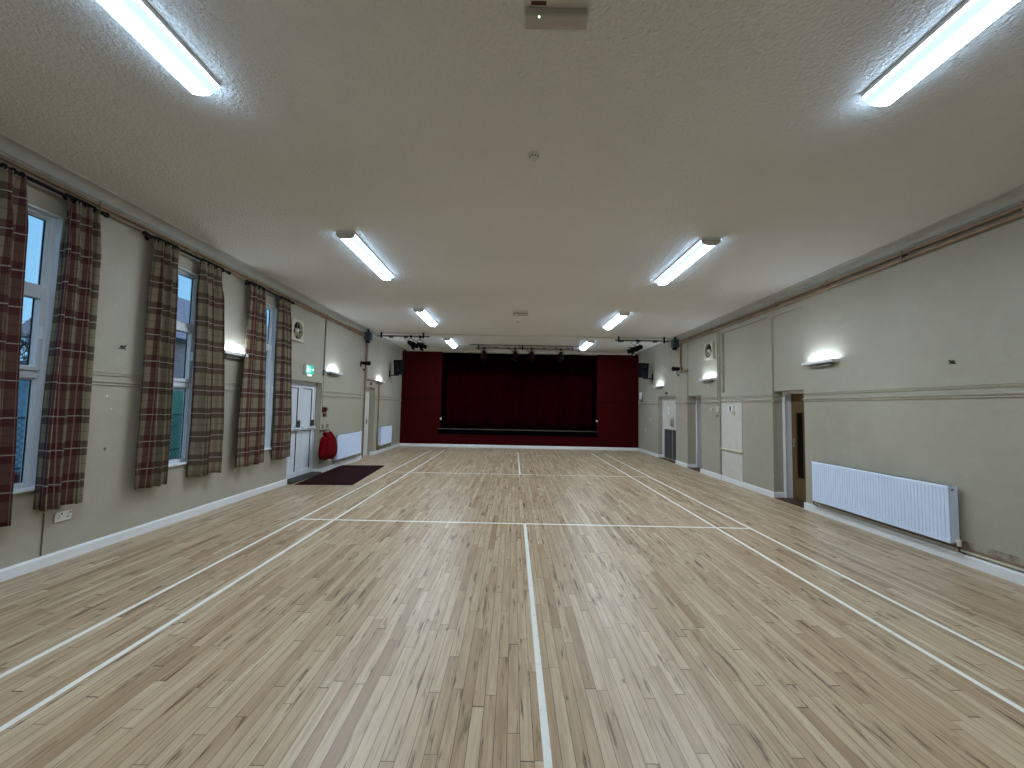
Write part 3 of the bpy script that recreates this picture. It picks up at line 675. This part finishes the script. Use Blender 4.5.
# right wall doors
def right_door(nm, D, xi, leaf, label, win=True):
    a, c, h = D
    t = thing(nm, (xi, (a+c)/2, 0), label, 'door', kind='structure')
    b = MB(); b.box(xi-.12, xi+.06, a, a+.045, 0, h); b.box(xi-.12, xi+.06, c-.045, c, 0, h); b.box(xi-.12, xi+.06, a+.045, c-.045, h-.045, h)
    b.box(xi-.135, xi-.12, c-.07, c, 0, h); b.build('door_frame', 'white_gloss', t, bev=.004)
    b = MB(); y0, y1, z1 = a+.048, c-.048, h-.048
    wy0, wy1, wz0, wz1 = c-.34, c-.18, .40, 1.56
    b.box(xi, xi+.045, y0, wy0, .012, z1); b.box(xi, xi+.045, wy1, y1, .012, z1); b.box(xi, xi+.045, wy0, wy1, .012, wz0); b.box(xi, xi+.045, wy0, wy1, wz1, z1)
    lf = b.build('door_leaf', leaf, t)
    b = MB(); b.box(xi+.018, xi+.024, wy0-.005, wy1+.005, wz0-.005, wz1+.005); b.build('vision_panel', 'black', lf)
    b = MB()
    for q in ((wy0-.012, wy0, wz0-.012, wz1+.012), (wy1, wy1+.012, wz0-.012, wz1+.012), (wy0, wy1, wz0-.012, wz0), (wy0, wy1, wz1, wz1+.012)): b.box(xi-.006, xi+.01, *q)
    b.build('glazing_bead', leaf, lf)
    b = MB(); yh = c-.105; b.box(xi-.006, xi, yh-.02, yh+.02, .94, 1.10); b.tube([(xi, yh, 1.04), (xi-.05, yh, 1.04), (xi-.05, yh-.11, 1.04)], .010, 8); b.build('door_handle', 'steel', lf)
    b = MB(); b.box(XR, xi+.06, a, c, 0.0005, .012); b.build('threshold', 'dark_wood', t)
right_door('door_3', R1, 4.93, 'oak_door', 'brown wooden door with a tall narrow dark window on the right wall')
right_door('door_4', R2, 4.985, 'oak_door', 'white framed doorway on the right wall, second from the viewer')
t = thing('door_5', (4.8, 12.5, 0), 'white door with a dark lower kick panel on the right wall, nearest the stage', 'door', kind='structure')
a, c, h = R3; xi = 4.80
b = MB(); b.box(xi-.05, xi+.06, a, a+.05, 0, h); b.box(xi-.05, xi+.06, c-.05, c, 0, h); b.box(xi-.05, xi+.06, a+.05, c-.05, h-.05, h); b.build('door_frame', 'white_gloss', t, bev=.004)
for k in range(2):
    lw = (c-a-.1)/2; y0 = a+.05+k*lw+.003; y1 = y0+lw-.006
    b = MB(); b.box(xi, xi+.045, y0, y1, .012, h-.055); lf = b.build('door_leaf', 'off_white', t)
    b = MB(); b.box(xi-.006, xi-.0005, y0+.015, y1-.015, .03, .95); b.build('kick_panel', 'kick_panel', lf)
    b = MB(); yh = y0+.07 if k else y1-.07; b.box(xi-.008, xi, yh-.035, yh+.035, 1.03, 1.33); b.tube([(xi-.008, yh, 1.08), (xi-.045, yh, 1.08), (xi-.045, yh, 1.28), (xi-.008, yh, 1.28)], .009, 8); b.build('pull_handle', 'steel', lf)
    if k == 1:
        b = MB(); b.box(xi-.004, xi-.0005, y0+.22, y0+.36, 1.42, 1.52); b.box(xi-.004, xi-.0005, y0+.22, y0+.36, 1.56, 1.66); b.build('notice', 'white_gloss', lf)
b = MB(); b.box(XR, xi+.06, a, c, .0005, .012); b.build('threshold', 'dark_wood', t)
b = MB(); b.box(XR-.05, XR, 12.42, 12.58, 2.06, 2.12); tag(b.build('motion_sensor', 'grey_conduit', bev=.006), 'small dark sensor above the door with the dark kick panel', 'sensor')

# ------------------------------------------------------------------ exit sign
t = thing('exit_sign', (XL, 8.36, 2.26), 'small glowing green and white fire exit sign above the white fire exit', 'exit sign')
b = MB(); b.box(XL, XL+.05, 8.12, 8.46, 2.165, 2.36); b.build('housing', 'off_white', t, bev=.004)
b = MB(); b.box(XL+.05, XL+.056, 8.13, 8.45, 2.185, 2.35); b.build('green_panel', 'emergency_green', t)
b = MB(); xx = XL+.058
def flat(poly): b.prism([(8.29+p, 2.268+q) for p, q in poly], 0, XL+.0565, xx)
flat([(-.135, -.065), (-.055, -.065), (-.055, .065), (-.135, .065)])            # doorway
flat([(-.005, .04), (.01, .052), (.025, .04), (.01, .028)])                     # head
flat([(-.015, .022), (.02, .022), (.012, -.02), (-.012, -.02)])                 # body
flat([(-.012, -.018), (0, -.018), (-.02, -.062), (-.035, -.058)])               # leg
flat([(0, -.018), (.012, -.018), (.036, -.05), (.026, -.06)])                   # leg
flat([(-.015, .022), (-.04, 0), (-.034, -.008), (-.01, .01)])                   # arm
flat([(.02, .022), (.042, .002), (.036, -.006), (.014, .01)])                   # arm
flat([(.075, .01), (.075, -.01), (.11, -.01), (.11, -.035), (.145, 0), (.11, .035), (.11, .01)])  # arrow
b.build('pictogram', 'sign_white', t)
b = MB(); b.box(XL+.03, XL+.06, 8.23, 8.35, 2.13, 2.163); b.build('downlight', 'sign_white', t)

# ------------------------------------------------------------------ small wall fittings
def wbox(name, m, side, y0, y1, z0, z1, d, label, cat, group=None, bev=.004):
    xw = XL if side < 0 else XR; b = MB(); b.box(xw, xw-side*d, y0, y1, z0, z1)
    return tag(b.build(name, m, bev=bev), label, cat, group)
t = thing('wall_socket', (XL, 3.89, .43), 'white double socket low on the left wall below the nearest curtain', 'socket')
b = MB(); b.box(XL, XL+.012, 3.815, 3.96, .385, .475); b.build('face_plate', 'off_white', t, bev=.004)
for y in (3.85, 3.925):
    b = MB(); b.box(XL+.012, XL+.0135, y-.012, y-.006, .415, .425); b.box(XL+.012, XL+.0135, y+.006, y+.012, .415, .425); b.box(XL+.012, XL+.0135, y-.003, y+.003, .435, .447); b.build('pin_holes', 'dark_gap', t)
    b = MB(); b.box(XL+.012, XL+.017, y+.015, y+.025, .448, .465); b.build('rocker', 'grey_plastic', t)
t = thing('fire_call_point', (XL, 9.08, 1.37), 'dark red fire alarm call point on the left wall above the red bag', 'call point')
b = MB(); b.box(XL, XL+.05, 9.0, 9.13, 1.36, 1.48); b.build('housing', 'red_plastic', t, bev=.006)
b = MB(); b.box(XL+.05, XL+.053, 9.02, 9.11, 1.38, 1.46); b.build('glass_face', 'black', t)
b = MB(); b.box(XL, XL+.03, 9.05, 9.18, 1.26, 1.34); b.build('key_box', 'dark_wood', t, bev=.004)
b = MB(); b.box(XL, XL+.012, 9.22, 9.28, 1.40, 1.47); b.build('notice', 'grey_conduit', t)
wbox('light_switch', 'grey_plastic', -1, 9.02, 9.09, 1.0, 1.09, .02, 'small grey switch above the red bag, left of the pair', 'switch', 'grey switches above the red bag')
wbox('light_switch', 'grey_plastic', -1, 9.25, 9.33, 1.0, 1.09, .02, 'small grey switch above the red bag, right of the pair', 'switch', 'grey switches above the red bag')
wbox('junction_box', 'grey_conduit', -1, 8.94, 9.02, 2.20, 2.32, .035, 'small dark junction box on the left wall between exit sign and uplighter', 'junction box')
for s, y, z, l in ((-1, 4.34, 2.14, 'small dark bare wall hook between the two nearest curtains on the left'), (1, 4.35, 2.15, 'small dark bare wall hook high on the right wall above the long radiator')):
    xw = XL if s < 0 else XR; X = lambda d: xw-s*d
    t = thing('wall_hook', (xw, y, z), l, 'hook', 'wall hooks')
    b = MB(); b.lathe((xw, y, z), (-s, 0, 0), [(0, .02), (.008, .02), (.012, .012)], 14); b.build('rosette', 'dark_metal', t)
    b = MB(); b.tube([(X(.01), y, z), (X(.035), y, z+.004), (X(.045), y, z+.02)], .007, 8); b.tube([(X(.01), y-.018, z-.01), (X(.012), y-.034, z-.022)], .006, 8); b.tube([(X(.01), y+.018, z-.01), (X(.012), y+.03, z-.02)], .006, 8); b.build('prongs', 'dark_metal', t)
for y, z, r in ((4.22, 1.597, .013), (4.275, 1.458, .009)):
    b = MB(); b.lathe((XL, y, z), (1, 0, 0), [(0, r), (.003, r*.8)], 12); tag(b.build('filler_patch', 'white_gloss'), ('larger' if r > .01 else 'smaller')+' white filler spot on the left wall between the nearest curtains', 'filler spot')
b = MB(); b.box(XL, XL+.004, 4.23, 4.25, 1.02, 1.05); tag(b.build('wall_scuff', 'grey_conduit'), 'small dark mark low on the left wall between the nearest curtains', 'mark')
# right wall
t = thing('hatch_panel', (XR, 8.79, 0), 'cream boarded panel with a narrow ledge between the conduit and the wooden door', 'panel')
b = MB(); b.box(XR, XR-.014, 8.38, 9.19, .105, .70); b.box(XR, XR-.014, 8.38, 9.19, .725, 1.75)
b.build('board', 'off_white', t, bev=.003)
b = MB(); b.prism([(XR, .69), (XR-.05, .70), (XR-.05, .715), (XR-.014, .73), (XR, .73)], 1, 8.36, 9.2); b.build('ledge', 'cream_plastic', t)
t = thing('alarm_keypad', (XR-.014, 8.75, 1.62), 'small white wall box with a black centre on the cream boarded panel', 'alarm keypad')
b = MB(); b.box(XR-.014, XR-.045, 8.66, 8.84, 1.56, 1.69); b.build('housing', 'white_gloss', t, bev=.01)
b = MB(); b.box(XR-.045, XR-.049, 8.74, 8.785, 1.58, 1.68); b.build('display', 'black', t)
b = MB(); b.box(XR-.014, XR-.04, 8.62, 8.74, 1.49, 1.555); b.build('lower_box', 'cream_plastic', t, bev=.004)
wbox('light_switch', 'off_white', 1, 9.32, 9.40, 1.55, 1.68, .03, 'white switch on the right wall at the end of the thin conduit', 'switch')
wbox('light_switch', 'grey_plastic', 1, 9.28, 9.42, 1.42, 1.48, .035, 'grey switch on the right wall just below the white switches', 'switch')
wbox('light_switch', 'off_white', 1, 9.62, 9.69, 1.56, 1.64, .02, 'white switch on the right wall under the fan, left of the thin conduit', 'switch')
wbox('wall_socket', 'off_white', 1, 13.9, 14.0, 1.18, 1.27, .02, 'upper white plate on the right wall near the stage', 'socket')
wbox('wall_socket', 'off_white', 1, 14.45, 14.53, .80, .88, .02, 'lower white plate on the right wall near the stage', 'socket')
t = thing('projector_box', (XR, 14.9, 1.95), 'small pale box on a bracket on the right wall beside the red end wall', 'wall box')
b = MB(); b.box(XR-.10, XR-.02, 14.80, 14.92, 1.96, 2.2); b.build('housing', 'white_gloss', t, bev=.01)
b = MB(); b.box(XR, XR-.09, 14.78, 14.90, 1.86, 1.90); b.box(XR, XR-.02, 14.8, 14.9, 1.86, 2.1); b.build('bracket', 'grey_conduit', t)
wbox('ceiling_rose_cap', 'off_white', 1, 9.75, 9.80, 2.13, 2.18, .015, 'tiny round cap below the uplighter under the right fan', 'cap')

# ------------------------------------------------------------------ red bag hanging on the left wall
t = thing('hanging_bag', (XL+.02, 9.12, .9), 'bulky red cloth bag hanging on the left wall beside the radiator', 'bag')
b = MB(); n = 40; lev = [(.895, .05, .03), (.87, .12, .06), (.84, .20, .085), (.79, .26, .10), (.70, .30, .115), (.60, .325, .125), (.50, .35, .13), (.42, .355, .13), (.36, .33, .12), (.32, .25, .09), (.305, .10, .04)]
vs = []
for k, (z, ry, rx) in enumerate(lev):
    for i in range(n):
        a = 2*PI*i/n; f = 1+.05*math.sin(a*9+k*.25)+.05*math.sin(a*5-k*.5)+.07*math.sin(a*3+1)
        x = XL+.135+rx*math.cos(a)*f; y = 9.10+ry*math.sin(a)*f
        vs.append((max(x, XL+.004), y, z+.012*math.sin(a*4+k)+(.03 if k < 3 else 0)*math.cos(2*a)))
fs = [(k*n+i, k*n+(i+1) % n, (k+1)*n+(i+1) % n, (k+1)*n+i) for k in range(len(lev)-1) for i in range(n)]+[tuple(range(n))[::-1], tuple(range((len(lev)-1)*n, len(lev)*n))]
b.add(vs, fs, 0, True); ob = b.build('sack', 'red_bag', t)
q = ob.modifiers.new('sub', 'SUBSURF'); q.levels = 1; q.render_levels = 1
for y in (8.98, 9.24):
    b = MB(); b.sphere((XL+.10, y, .885), .05, 12, sc=(.9, 1.1, .8)); b.build('gathered_corner', 'red_bag', t)
    b = MB(); b.tube([(XL+.10, y, .90), (XL+.06, y+.02, .955), (XL+.03, y+.01, .95)], .01, 8); b.build('strap', 'dark_wood', t)
b = MB(); b.box(XL, XL+.018, 8.93, 9.29, .93, .965); tag(b.build('hook_rail', 'dark_wood', bev=.003), 'short dark rail holding the red bag on the left wall', 'hook rail')

# ------------------------------------------------------------------ stage lighting
def spot(b1, c, d, L=.24, r=.075):
    """stage lantern body pointing along d"""
    d = Vector(d).normalized(); c = Vector(c)
    b1.lathe(c-d*L*.5, d, [(0, r*.5), (.01, r*.8), (L*.35, r*.9), (L*.4, r*1.0), (L*.95, r), (L, r*1.15), (L+.02, r*1.15), (L+.02, r*.9), (L*.9, r*.85)], 16)
def lighting_bar(y, x0, x1, z, clamps, hangers, label):
    t = thing('lighting_bar', ((x0+x1)/2, y, ZC), label, 'lighting bar', 'lighting bars')
    b = MB(); b.tube([(x0, y, z), (x1, y, z)], .024, 12); b.build('pole', 'grey_conduit', t)
    for x in hangers:
        b = MB(); b.box(x-.02, x+.02, y-.03, y+.03, z-.055, ZC); b.build('hanger', 'black_metal', t, bev=.004)
    for x in clamps:
        b = MB(); b.box(x-.06, x+.06, y-.035, y+.035, z-.05, z+.01); b.build('socket_box', 'teal_box', t, bev=.006)
BY = 11.72
lighting_bar(BY, -4.28, -2.72, 3.605, (-3.86, -3.42, -2.97), (-4.15, -2.90), 'grey lighting bar under the ceiling on the left')
lighting_bar(BY, 2.80, 4.42, 3.605, (2.98, 3.48, 3.98), (2.90, 4.25), 'grey lighting bar under the ceiling on the right')
def lantern(x, y, z, d, label, bar_z, L=.3, r=.08, group='stage lanterns'):
    t = thing('stage_lantern', (x, y, bar_z), label, 'stage lantern', group)
    b = MB(); spot(b, (x, y, z), d, L, r); bd = b.build('body', 'black', t)
    b = MB(); dd = Vector(d).normalized(); e = Vector((x, y, z))+dd*(L*.5+.0); sd = dd.cross(Vector((0, 0, 1))).normalized()
    upv = sd.cross(dd)
    for k in range(4):
        n_ = [sd, upv, -sd, -upv][k]; w_ = [upv, sd, upv, sd][k]; p0 = e+n_*r*1.1
        q = [p0-w_*r*.9, p0+w_*r*.9, p0+w_*r*.75+dd*r*1.2+n_*r*.5, p0-w_*r*.75+dd*r*1.2+n_*r*.5]
        q2 = [v+n_*.003 for v in q]; b.add(q+q2, [(0, 1, 2, 3), (4, 7, 6, 5), (0, 4, 5, 1), (1, 5, 6, 2), (2, 6, 7, 3), (3, 7, 4, 0)])
    b.build('barn_doors', 'black', bd)
    b = MB(); c = Vector((x, y, z)); w_ = r+.025
    pts = [c+sd*w_+Vector((0, 0, -.0)), c+sd*w_+Vector((0, 0, r+.03)), c+sd*w_*.5+Vector((0, 0, r+.07)), c-sd*w_*.5+Vector((0, 0, r+.07)), c-sd*w_+Vector((0, 0, r+.03)), c-sd*w_]
    b.tube(pts, .009, 6); b.tube([(x, y, z+r+.07), (x, y, bar_z-.0)], .012, 8); b.box(x-.03, x+.03, y-.035, y+.035, bar_z-.035, bar_z+.03); b.build('yoke', 'black_metal', t)
    b = MB(); b.tube([(x-.04, y, z+r*.8), (x-.16, y, z+.14), (x-.2, y, bar_z-.09), (x-.14, y, bar_z-.02)], .006, 6); b.build('cable', 'black', t)
lantern(-3.26, BY, 3.39, (.7, -.4, -.42), 'black stage lantern on the left lighting bar, left of the two', 3.605, L=.22, r=.075)
lantern(-2.99, BY, 3.35, (.6, -.6, -.35), 'black stage lantern on the left lighting bar, right of the two', 3.605, L=.2, r=.075)
lantern(3.45, BY, 3.37, (-.8, -.2, -.35), 'black stage lantern on the right lighting bar', 3.605, L=.34)
FY = 13.9
lighting_bar(FY, -1.55, 1.95, 3.62, (), (-1.45, .1, 1.85), 'long thin lighting bar under the ceiling in front of the stage pelmet')
t = thing('cable_tray', (.2, 13.72, ZC), 'thin dark cable track on the ceiling in front of the stage', 'cable track')
b = MB(); b.box(-1.75, 2.05, 13.70, 13.73, ZC-.03, ZC-.001); b.build('track', 'grey_conduit', t)
for x in [-1.3+.42*k for k in range(8)]:
    b = MB(); b.tube([(x, 13.72, ZC-.03), (x+.05, 13.78, ZC-.10), (x+.12, 13.85, ZC-.075)], .007, 6); b.sphere((x+.06, 13.79, ZC-.1), .026, 8); b.build('plug', 'black', t)
for x, l in ((-1.25, 'black stage lantern far left on the long bar before the stage'), (-.15, 'black stage lantern left of centre on the long bar before the stage'), (.42, 'black stage lantern right of centre on the long bar before the stage'), (1.45, 'black stage lantern far right on the long bar before the stage')):
    lantern(x, FY, 3.42, (0, .75, -.5), l, 3.62, L=.26, r=.085)
b = MB(); b.tube([(-2.05, 14.0, ZC-.012), (-1.6, 14.0, ZC-.012)], .01, 8); tag(b.build('conduit', 'off_white'), 'short white conduit on the ceiling beside the far left batten', 'conduit')
# dark teal boxes at bar ends
for s, y, l in ((-1, 11.35, 'dark teal winch box at the wall end of the left lighting bar'), (1, 11.62, 'dark teal winch box at the wall end of the right lighting bar')):
    xc = -4.40 if s < 0 else 4.53
    t = thing('winch_box', (xc, y, ZC), l, 'box', 'winch boxes')
    b = MB(); b.box(xc-.085, xc+.085, y-.1, y+.1, 3.40, 3.63); b.build('housing', 'teal_box', t, bev=.01)
    b = MB(); b.box(xc-.06, xc+.04, y-.06, y+.06, 3.33, 3.40); b.build('plug', 'black', t, bev=.004)
    b = MB(); b.box(xc-.02, xc+.02, y-.03, y+.03, 3.63, ZC); b.build('bracket', 'black_metal', t)
# lanterns on the walls
def wall_lantern(side, y, z, label):
    xw = XL if side < 0 else XR; X = lambda d: xw-side*d
    t = thing('wall_lantern', (xw, y, z), label, 'stage lantern', 'wall mounted lanterns')
    b = MB(); spot(b, (X(.14), y, z), (-side*.85, -.25, -.05), .22, .055); b.build('body', 'black', t)
    b = MB(); b.box(X(0), X(.015), y-.04, y+.04, z-.1, z+.06); b.tube([(X(0), y, z+.02), (X(.14), y, z)], .012, 8); b.build('bracket', 'black_metal', t)
    b = MB(); b.tube([(X(.12), y, z-.04), (X(.14), y, z-.12), (X(.10), y, z-.2), (X(.06), y, z-.16)], .008, 6); b.sphere((X(.10), y, z-.19), .025, 8); b.build('cable', 'black', t)
wall_lantern(-1, 11.15, 2.72, 'small black lantern fixed to the left wall below the teal box')
wall_lantern(1, 11.38, 2.75, 'small black lantern fixed to the right wall below the teal box')
# speakers
def speaker(side, label):
    xw = XL if side < 0 else XR; X = lambda d: xw-side*d
    y, z = 13.75, (2.87 if side < 0 else 2.92); t = thing('loudspeaker', (xw, y, z), label, 'loudspeaker', 'wall loudspeakers')
    mt = Matrix.Translation((X(.34), y, z)) @ Matrix.Rotation(side*math.radians(18), 4, 'Z') @ Matrix.Rotation(math.radians(6), 4, 'X')
    b = MB(); w, h, d = .145, .255, .13
    vs = [mt @ Vector(v) for v in ((-w, -d, -h), (w, -d, -h), (w*.75, d, -h), (-w*.75, d, -h), (-w, -d, h), (w, -d, h), (w*.75, d, h), (-w*.75, d, h))]
    b.add(vs, [(0, 1, 2, 3), (4, 7, 6, 5), (0, 4, 5, 1), (1, 5, 6, 2), (2, 6, 7, 3), (3, 7, 4, 0)]); cb = b.build('cabinet', 'black', t, bev=.012)
    for nm, zc, r in (('woofer', -.08, .105), ('tweeter', .14, .05)):
        o_ = mt @ Vector((0, -d-.001, zc)); ax = (mt.to_3x3() @ Vector((0, -1, 0)))
        b = MB(); b.lathe(o_, ax, [(0, r), (.006, r), (.006, r*.85), (.003, r*.3)], 24); b.build(nm, 'cone_grey', cb)
    b = MB(); b.box(X(0), X(.02), y-.05, y+.05, z-.36, z-.12); b.tube([(X(.01), y, z-.28), (X(.32), y, z-.28)], .018, 8); b.tube([(X(.32), y, z-.29), (X(.32), y, z-.23)], .02, 8); b.build('bracket', 'black_metal', t)
    b = MB(); b.tube([(X(.33), y+.06, z+.23), (X(.33), y+.06, ZC-.001)], .006, 6); b.build('safety_wire', 'off_white', t)
speaker(-1, 'black loudspeaker bracketed to the left wall beside the stage')
speaker(1, 'black loudspeaker bracketed to the right wall beside the stage')

# ------------------------------------------------------------------ outside the windows
b = MB(); b.add([(-60, -30, -.6), (XL-TL, -30, -.6), (XL-TL, 60, -.6), (-60, 60, -.6)], [(0, 1, 2, 3)]); struct(b.build('ground', 'grass'), 'grass outside the windows', 'ground')
t = thing('brick_building', (-22, 27, -.6), 'brick building with a pinkish tiled roof seen through the middle window', 'building')
b = MB(); b.box(-26, -19, 21, 36, -.6, 4.9); b.build('wall', 'brick', t)
b = MB(); b.prism([(-27, 4.8), (-22.5, 8.4), (-18.6, 4.95), (-18.6, 4.8)], 1, 20.7, 36.3); b.build('roof', 'roof_tile', t)
b = MB(); b.box(-18.6, -18.5, 20.7, 36.3, 4.75, 4.98); b.build('gutter', 'fascia', t)
for y in (23.6, 27.5, 31.5):
    b = MB(); b.box(-19.02, -18.96, y, y+1.2, 2.6, 4.2); w = b.build('window', 'upvc', t)
    b = MB(); b.box(-18.96, -18.95, y+.1, y+1.1, 2.7, 4.1); b.build('pane', 'black', w)
def tree(x, y, h, seed, label):
    rnd = random.Random(seed); b = MB()
    def br(p, d, L, r, lv):
        q = p+d*L; b.tube([p, p+d*L*.5+Vector((rnd.uniform(-1, 1), rnd.uniform(-1, 1), 0))*L*.05, q], [r, r*.8, r*.6], 5, caps=False)
        if lv == 0: return
        for _ in range(3 if lv > 2 else 4):
            nd = (d+Vector((rnd.uniform(-1, 1), rnd.uniform(-1, 1), rnd.uniform(-.35, .75)))*.75).normalized()
            br(p+d*L*rnd.uniform(.55, 1), nd, L*rnd.uniform(.6, .8), r*.58, lv-1)
    br(Vector((x, y, -.6)), Vector((.03, 0, 1)).normalized(), h*.28, .16, 6)
    return tag(b.build('tree', 'bark', fix=False), label, 'tree')
tree(-17.5, 13.6, 8.0, 3, 'bare leafless tree outside the nearest window')
t = thing('garden_shed', (-14, 9.9, -.6), 'small grey shed with a dark roof edge outside the nearest window', 'shed')
b = MB(); b.prism([(8.6, -.6), (12.3, -.6), (12.3, .85), (10.45, 2.35), (8.6, .85)], 0, -16.5, -13.2); b.build('wall', 'slate', t)
b = MB()
for s in (-1, 1):
    b.prism([(10.45, 2.38), (10.45, 2.54), (10.45+s*2.1, .84), (10.45+s*2.1, .68)], 0, -16.7, -13.0)
b.build('roof', 'fascia', t)
def hedge(x0, x1, y0, y1, z1, seed, label):
    rnd = random.Random(seed); b = MB(); n = int((y1-y0)*60)
    for _ in range(n):
        c = Vector((rnd.uniform(x0, x1), rnd.uniform(y0, y1), -.6+(z1+.6)*rnd.random()**.7)); r = rnd.uniform(.08, .2)
        q = [c+Vector((rnd.uniform(-1, 1), rnd.uniform(-1, 1), rnd.uniform(-1, 1)))*r for _ in range(4)]
        b.add(q, [(0, 1, 2), (0, 2, 3), (1, 2, 3)])
    b.box(x0+.1, x1-.1, y0, y1, -.6, z1-.2); return tag(b.build('hedge', 'leaf', fix=False), label, 'hedge', kind='stuff')
hedge(-13, -12, 13.0, 24, 2.1, 2, 'dark green hedge behind the mesh fence outside')
t = thing('mesh_fence', (-9, 10, -.6), 'green wire mesh fence with rails outside the windows', 'fence')
fy0, fy1, fz0, fz1 = 4.0, 17.0, -.5, 1.2
b = MB()
for z in (fz0, .3, fz1): b.tube([(-9, fy0, z), (-9, fy1, z)], .025, 6)
b.build('rail', 'fence_metal', t)
y = fy0
while y <= fy1+.01:
    b = MB(); b.tube([(-9, y, -.6), (-9, y, fz1+.05)], .035, 6); b.build('post', 'fence_metal', t); y += 2.6
b = MB(); H = fz1-fz0; y = fy0-H; wv = .004
while y < fy1:
    for s in (1, -1):
        ya, yb_ = (y, y+H) if s > 0 else (y+H, y); za, zb = fz0, fz1
        pa = Vector((-9, ya, za)); pb = Vector((-9, yb_, zb)); d = pb-pa
        t0, t1 = 0, 1
        for lim, sg in ((fy0, 1), (fy1, -1)):
            if abs(d.y) > 1e-9:
                tt = (lim-pa.y)/d.y
                if (pa.y-lim)*sg < 0: t0 = max(t0, tt)
                if (pb.y-lim)*sg < 0: t1 = min(t1, tt)
        if t1 > t0: b.tube([pa+d*t0, pa+d*t1], .005, 3, caps=False)
    y += .11
b.build('wire_mesh', 'fence_metal', t, fix=False)
t = thing('litter_bin', (-7.6, 6.25, -.6), 'red bin standing outside the nearest window', 'bin')
b = MB(); b.box(-7.8, -7.45, 6.02, 6.42, -.5, .3); b.build('body', 'red_plastic', t, bev=.02)
b = MB(); b.box(-7.83, -7.42, 5.98, 6.46, .3, .42); b.build('lid', 'red_plastic', t, bev=.02)
b = MB(); b.box(-7.449, -7.44, 6.1, 6.34, -.25, .1); b.build('label_panel', 'white_gloss', t)
b = MB(); b.box(-7.75, -7.5, 6.06, 6.38, -.6, -.5); b.build('base', 'fascia', t)

# ------------------------------------------------------------------ sky
w = bpy.data.worlds.new('World'); SC.world = w; w.use_nodes = True; nt = w.node_tree
bg = nt.nodes['Background']; tc = nt.nodes.new('ShaderNodeTexCoord'); sp = nt.nodes.new('ShaderNodeSeparateXYZ'); rp = nt.nodes.new('ShaderNodeValToRGB')
nt.links.new(tc.outputs['Generated'], sp.inputs[0]); nt.links.new(sp.outputs[2], rp.inputs[0]); nt.links.new(rp.outputs[0], bg.inputs[0])
rp.color_ramp.elements[0].position = 0; rp.color_ramp.elements[0].color = (.30, .62, .90, 1)
rp.color_ramp.elements[1].position = .7; rp.color_ramp.elements[1].color = (.20, .47, .90, 1)
bg.inputs[1].default_value = 1.15

# ------------------------------------------------------------------ camera
F, pt, yw, rl = 397.8265, .058, -.0046, .0195
cp, sp_, cy, sy = math.cos(pt), math.sin(pt), math.cos(yw), math.sin(yw)
f = Vector((sy*cp, cy*cp, sp_)); r0 = Vector((cy, -sy, 0)); u0 = r0.cross(f)
rt = r0*math.cos(rl)+u0*math.sin(rl); upv = -r0*math.sin(rl)+u0*math.cos(rl)
cam = bpy.data.cameras.new('Camera'); co = bpy.data.objects.new('Camera', cam); COL.objects.link(co)
co.matrix_world = Matrix(((rt.x, upv.x, -f.x, -.1827), (rt.y, upv.y, -f.y, 0), (rt.z, upv.z, -f.z, 1.5628), (0, 0, 0, 1)))
cam.sensor_fit = 'HORIZONTAL'; cam.sensor_width = 36; cam.lens = F/1024*36; cam.clip_start = .05; cam.clip_end = 300
SC.camera = co
SC.view_settings.view_transform = 'Standard'; SC.view_settings.look = 'None'; SC.view_settings.gamma = 1
SC.view_settings.use_curve_mapping = False; SC.view_settings.exposure = 0
for o in list(SC.objects):
    if '_w' in o: del o['_w']
